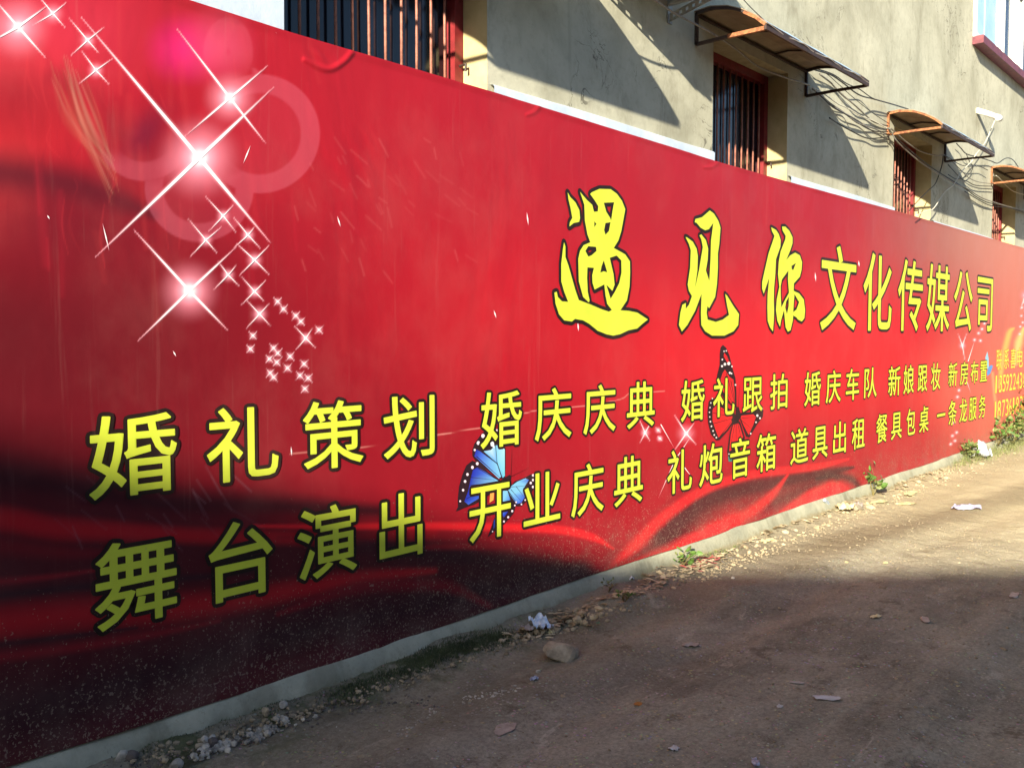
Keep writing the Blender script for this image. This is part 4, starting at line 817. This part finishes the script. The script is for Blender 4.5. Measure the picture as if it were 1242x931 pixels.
# crumpled litter
def scrap(px, py, lx, ly, hgt, mat, label, seed, name='litter_scrap', cat='litter', rot=0, amp=1.0, yd=0):
    p = GP(px, py); nx_, ny_ = 14, 10; u = np.linspace(-1, 1, nx_); v = np.linspace(-1, 1, ny_); U, Vv = np.meshgrid(u, v, indexing='ij')
    rr = random.Random(seed); sx = 1 + .35 * (fbm(Vv * 1.3 + seed, U * 0 + seed, seed) - .5) * 2; sy = 1 + .4 * (fbm(U * 1.3 + seed * 2, U * 0, seed + 1) - .5) * 2
    X = U * lx / 2 * sx * np.sqrt(1 - .3 * Vv ** 2); Y_ = Vv * ly / 2 * sy * np.sqrt(1 - .45 * U ** 2); A1 = U * 1.7 + Vv * .8 + seed * .37; A2 = Vv * 1.6 - U * .7 + seed * .71; Z = hgt * (np.abs(fbm(A1, A2, seed, 4) - .47) * 2.4 * amp + .25 * (1 - U ** 2) * (1 - Vv ** 2)) + .004
    c, s = math.cos(rot), math.sin(rot); wx = p[0] + X * c - Y_ * s; wy = p[1] + X * s + Y_ * c
    top = np.stack([wx, wy, p[2] + Z], -1).reshape(-1, 3); bot = np.stack([wx, wy, p[2] + Z - .0012], -1).reshape(-1, 3)
    f = gridf(nx_, ny_); f2 = f[:, ::-1] + len(top)
    return tag(mesh(name, np.concatenate([top, bot]), np.concatenate([f, f2]), mat), label, cat)
def paper(name, a, b, r=.55, sc_=25): return simple(name, a, b, sc_, r, .3, .004)
wp = paper('white_plastic', srgb(168, 170, 172), srgb(196, 198, 200)); bp = paper('blue_white_wrapper', srgb(150, 188, 228), srgb(236, 242, 248), .4, 45); lil = paper('lilac_film', srgb(150, 146, 172), srgb(186, 182, 204), .3)
gp = paper('grey_film', srgb(142, 134, 128), srgb(176, 168, 160), .4); yp = paper('yellowed_paper', srgb(206, 190, 136), srgb(232, 220, 174)); fo = paper('foil', srgb(110, 120, 150), srgb(190, 196, 210), .3, 60); org = paper('orange_peel', srgb(150, 96, 40), srgb(180, 120, 56)); 
scrap(656, 760, .17, .09, .085, bp, 'crumpled blue and white wrapper leaning by the footing', 1, rot=1.2)
scrap(640, 763, .08, .06, .03, gp, 'grey plastic scrap left of the blue and white wrapper', 2)
scrap(668, 768, .04, .04, .025, yp, 'small brownish paper scrap right of the blue and white wrapper', 15)
scrap(648, 824, .05, .03, .018, fo, 'small bluish foil scrap below the large flat stone', 3)
scrap(838, 783, .10, .045, .018, gp, 'thin pinkish grey film piece flat on the shaded dirt', 4, rot=-.9)
scrap(1003, 847, .12, .05, .008, wp, 'whitish plastic strip pressed into the dirt, lower right', 5, rot=-1.0)
scrap(818, 908, .045, .04, .008, wp, 'small whitish scrap near the bottom edge, left of the crushed wrapper', 6)
scrap(916, 925, .075, .03, .012, fo, 'crushed silvery wrapper at the bottom edge of the photo', 7, rot=.6)
scrap(774, 854, .04, .03, .006, org, 'small orange brown leaf flat on the shaded dirt', 8, name='dry_leaf', cat='leaf')
scrap(725, 756, .03, .018, .008, paper('green_scrap_paper', srgb(90, 140, 110), srgb(130, 170, 140)), 'tiny green plastic scrap near the dirt mound', 9)
scrap(1172, 617, .26, .14, .06, lil, 'lilac plastic bag scrap on the sunlit lane', 10, rot=-.8)
scrap(1188, 554, .42, .25, .20, wp, 'crumpled white plastic bag under the far weeds', 11)
scrap(1024, 617, .19, .15, .09, yp, 'crumpled yellowish paper at the sunlit footing', 12)
scrap(1040, 615, .15, .10, .06, gp, 'torn greyish plastic beside the crumpled yellowish paper', 13)
scrap(1062, 609, .32, .12, .012, yp, 'flat pale cardboard piece lying in the sun below the green sprig', 14, rot=-.3)
scrap(1105, 598, .34, .09, .012, yp, 'long flat pale board piece farther along the sunlit footing', 16, rot=.1)
scrap(1098, 611, .22, .12, .012, yp, 'flat tan scrap right of the pale cardboard', 17, rot=-.5)
scrap(931, 656, .14, .05, .010, yp, 'flat pale wood chip on the sunlit dirt near the shade', 18, rot=-.4)
scrap(1027, 682, .06, .03, .008, yp, 'small pale chip on sunlit dirt near the shade edge', 23, rot=.3)
scrap(762, 703, .09, .05, .03, wp, 'small white plastic scrap among dry leaves by the footing', 19)
scrap(1074, 683, .06, .03, .008, yp, 'thin pale chip right of another on the sunlit dirt', 24, rot=.3)
scrap(612, 884, .13, .07, .006, gp, 'pale trodden patch of plaster in the lower middle of the lane', 25, rot=.2)
scrap(1062, 748, .09, .04, .010, yp, 'curved pale chip in the shade right of centre', 26, rot=-.3)
scrap(1122, 752, .10, .045, .010, gp, 'flat greyish fragment right of the curved pale chip', 27, rot=.4)
scrap(1230, 722, .14, .05, .008, gp, 'pale flat fragment in the shade by the right edge of the photo', 28, rot=.1)
scrap(966, 828, .07, .03, .006, gp, 'small pale splinter above the whitish plastic strip', 29, rot=-1.0)
scrap(946, 857, .03, .025, .008, wp, 'tiny pale bit left of the whitish plastic strip', 30)
q = MB(); a = W(1000, 606, .09); b_ = GP(1006, 617); q.tube([tuple(a), tuple((np.array(a) + b_) / 2 + np.array([.01, 0, .01])), tuple(b_)], [.012, .02, .008], 6)
tag(q.build('wrapper_strip', bp), 'narrow blue white wrapper strip standing against the sunlit footing', 'litter')

# weeds
def leaf_cluster(mb, c, n, spread, size, rr, up=.4):
    for _ in range(n):
        p = Vector(c) + Vector((rr.gauss(0, spread[0]), rr.gauss(0, spread[1]), rr.gauss(0, spread[2]))); s = rr.uniform(*size)
        d = Vector((rr.uniform(-1, 1), rr.uniform(-1, .5), rr.uniform(-.3, 1) * up + .1)).normalized(); n_ = d.cross(Vector((rr.uniform(-1, 1), rr.uniform(-1, 1), rr.uniform(-.2, 1)))).normalized(); m = d.cross(n_)
        V = [p, p + d * s * .35 + n_ * s * .30, p + d * s * .75 + n_ * s * .22, p + d * s, p + d * s * .75 - n_ * s * .22, p + d * s * .35 - n_ * s * .30, p + d * s * .5 + m * s * .08]
        mb.add(V, [(0, 1, 6), (1, 2, 6), (2, 3, 6), (3, 4, 6), (4, 5, 6), (5, 0, 6)], rr.choice([0, 0, 1]))
def weed(px, py, h, n, spread, size, label, seed, mats=('leaf', 'leaf_dull'), ydep=None, stems=5, group=None):
    rr = random.Random(seed); p = GP(px, py) if ydep is None else W(px, py, ydep)
    w_ = empty('weed', p, label, 'plant', group); S = MB(); L = MB()
    for k in range(stems):
        tx = p + np.array([rr.gauss(0, spread), rr.gauss(0, spread * .5) - .02, h * rr.uniform(.5, 1)]); mid = (p + tx) / 2 + np.array([rr.uniform(-.03, .03), rr.uniform(-.03, .03), h * .1])
        S.tube([p, mid, tx], [.004, .003, .0015], 5)
        for q_ in (.5, .8, 1.0):
            leaf_cluster(L, tuple(np.array(mid) * (1 - q_) * 1 + np.array(tx) * q_ if q_ > .5 else mid), max(1, n // (stems * 3)), (spread * .35, spread * .25, h * .12), size, rr)
    S.build('stem', M['stem'], w_); L.build('foliage', [M[m] for m in mats], w_); return w_
weed(828, 687, .11, 36, .06, (.03, .06), 'small bright green weed at the edge of the sunlight by the footing', 1)
weed(1059, 601, .26, 30, .05, (.06, .10), 'single green sprig growing at the sunlit footing', 2)
weed(757, 730, .07, 24, .05, (.02, .035), 'tiny dull green weed in the shaded leaf litter', 3, ('leaf_dull', 'leaf'))
weed(738, 718, .07, 18, .05, (.02, .03), 'tiny grassy weed left of another in the shaded litter', 13, ('leaf_dull', 'leaf'))
weed(957, 628, .06, 6, .02, (.04, .06), 'two-leaf green seedling on the sunlit footing', 4, stems=2)
weed(1171, 556, .22, 110, .16, (.04, .08), 'bushy weed left of the crumpled white bag', 5, ('leaf_dull', 'leaf'), stems=9)
weed(1162, 549, .14, 40, .12, (.035, .07), 'low dusty reddish weed at the left end of the far weeds', 6, ('leaf_dull', 'leaf_red'))
weed(1186, 545, .30, 50, .14, (.045, .08), 'thin weed with a tall sprig behind the crumpled white bag', 14, ('leaf_dull', 'leaf'))
weed(1208, 544, .42, 240, .28, (.045, .09), 'dense dusty bush right of the crumpled white bag', 7, ('leaf_dull', 'leaf'), stems=14)
weed(1228, 538, .50, 260, .30, (.05, .10), 'bigger weed bush close to the right edge of the photo', 8, ('leaf', 'leaf_dull'), stems=14)
weed(1246, 531, .85, 110, .22, (.08, .14), 'tall broad leaved weed rising in front of the phone number at the right edge', 9, ('leaf', 'leaf_red'), stems=12)
weed(1224, 533, .55, 20, .2, (.08, .13), 'sparse stalks with round green leaves before the lower phone number', 10, ('leaf', 'leaf'), stems=6)
# moss grass tufts
def grass(name, n, fn, hgt, mat, label, seed):
    rr = random.Random(seed); V = []; Fc = []
    for _ in range(n):
        p = GP(*fn(rr)); h = rr.uniform(*hgt); a = rr.uniform(0, 6.28); w_ = .0022; dx, dy = math.cos(a), math.sin(a); lx, ly = rr.gauss(0, .4) * h, rr.gauss(0, .4) * h; k = len(V)
        V += [(p[0] - dx * w_, p[1] - dy * w_, p[2] - .003), (p[0] + dx * w_, p[1] + dy * w_, p[2] - .003), (p[0] + lx, p[1] + ly, p[2] + h)]; Fc.append((k, k + 1, k + 2))
    return tag(mesh(name, V, np.array(Fc), mat), label, kind='stuff')
grass('moss', 5200, along([(500, 808), (530, 792), (560, 782), (590, 775), (612, 772)], 12), (.006, .018), M['grass'], 'green moss and short grass at the shaded footing', 41)
grass('moss', 2600, along([(400, 850), (440, 830), (480, 815), (510, 805)], 12), (.004, .012), M['grass'], 'sparse moss along the shaded footing', 42)
grass('moss', 2400, along([(150, 915), (220, 885), (290, 862), (360, 842)], 10), (.003, .009), M['grass'], 'thin moss at the footing, lower left', 43)
grass('grass', 900, along([(845, 676), (870, 668), (890, 660)], 8), (.008, .022), M['leaf_dull'], 'short dusty grass in the sun beside the small green weed', 44)
grass('grass', 2600, along([(1150, 560), (1180, 552), (1215, 545), (1250, 532)], 10), (.03, .12), M['leaf_dull'], 'dusty grass under the far weeds', 45)
grass('dry_grass', 700, along([(1050, 595), (1090, 580), (1130, 572), (1150, 566)], 8), (.01, .04), M['litter'], 'dry grass bits along the sunlit footing', 46)

# ---------------------------------------------------------------- house across the lane (behind the camera), its gable shades the lane
opp = empty('house', (-21, -3.5, 0), 'gabled house across the lane behind the camera, seen only by its shadow', 'building')
def ez(x): return .073 + .12 - .3003 * (x - 4.753) + 1.768
xr_, xl_ = -4.0, -38.0; rid = -21.0; ze = ez(xr_); zr = ez(rid)
q = MB(); q.add([(xl_, -3.5, -.2), (xr_, -3.5, -.2), (xr_, -3.5, ze), (rid, -3.5, zr), (xl_, -3.5, ze), (xl_, -13, -.2), (xr_, -13, -.2), (xr_, -13, ze), (rid, -13, zr), (xl_, -13, ze)],
                [(0, 4, 3, 2, 1), (5, 6, 7, 8, 9), (1, 2, 7, 6), (0, 5, 9, 4)])
q.build('wall', M['plaster'], opp)
M['tile'] = simple('grey_roof_tiles', srgb(84, 80, 78), srgb(118, 112, 108), 9, .85, .6)
q = MB(); n_ = unit((.3003, 0, 1)); t_ = .1
for (xa, xb, za, zb) in ((xr_ + .3, rid, ze - .09, zr), (rid, xl_ - .3, zr, ze - .09)):
    q.add([(xa, -3.49, za - .001), (xb, -3.49, zb - .001), (xb, -13.3, zb - .001), (xa, -13.3, za - .001), (xa, -3.49, za - t_), (xb, -3.49, zb - t_), (xb, -13.3, zb - t_), (xa, -13.3, za - t_)], [(0, 1, 2, 3), (7, 6, 5, 4), (0, 4, 5, 1), (3, 2, 6, 7), (0, 3, 7, 4), (1, 5, 6, 2)])
q.build('roof', M['tile'], opp)
for wx in (-33, -28, -15, -10):
    q = MB(); q.box((wx, -3.53, 1.0), (wx + 1.4, -3.47, 2.3)); o = q.build('window', M['glass']); setp(o, opp)

row = empty('house', (20, -4, 0), 'long dark brick house row across the lane beside the gabled one, outside the photo', 'building')  # added unseen row, put in to cut bounced light and sky
M['brick'] = simple('added_row_dark_brick', srgb(92, 70, 62), srgb(122, 94, 84), 12, .9, .5)
q = MB(); q.box((-1, -14, -.2), (46, -4.0, 3.6)); q.build('wall', M['brick'], row)  # wall of the added unseen row
q = MB(); q.box((-1.2, -14.2, 3.6), (46.2, -3.6, 3.75)); q.build('roof', M['tile'], row)  # roof of the added unseen row
for wx in range(2, 44, 6):
    q = MB(); q.box((wx, -4.03, 1.1), (wx + 1.5, -3.97, 2.4)); setp(q.build('window', M['glass']), row)  # window of the added unseen row
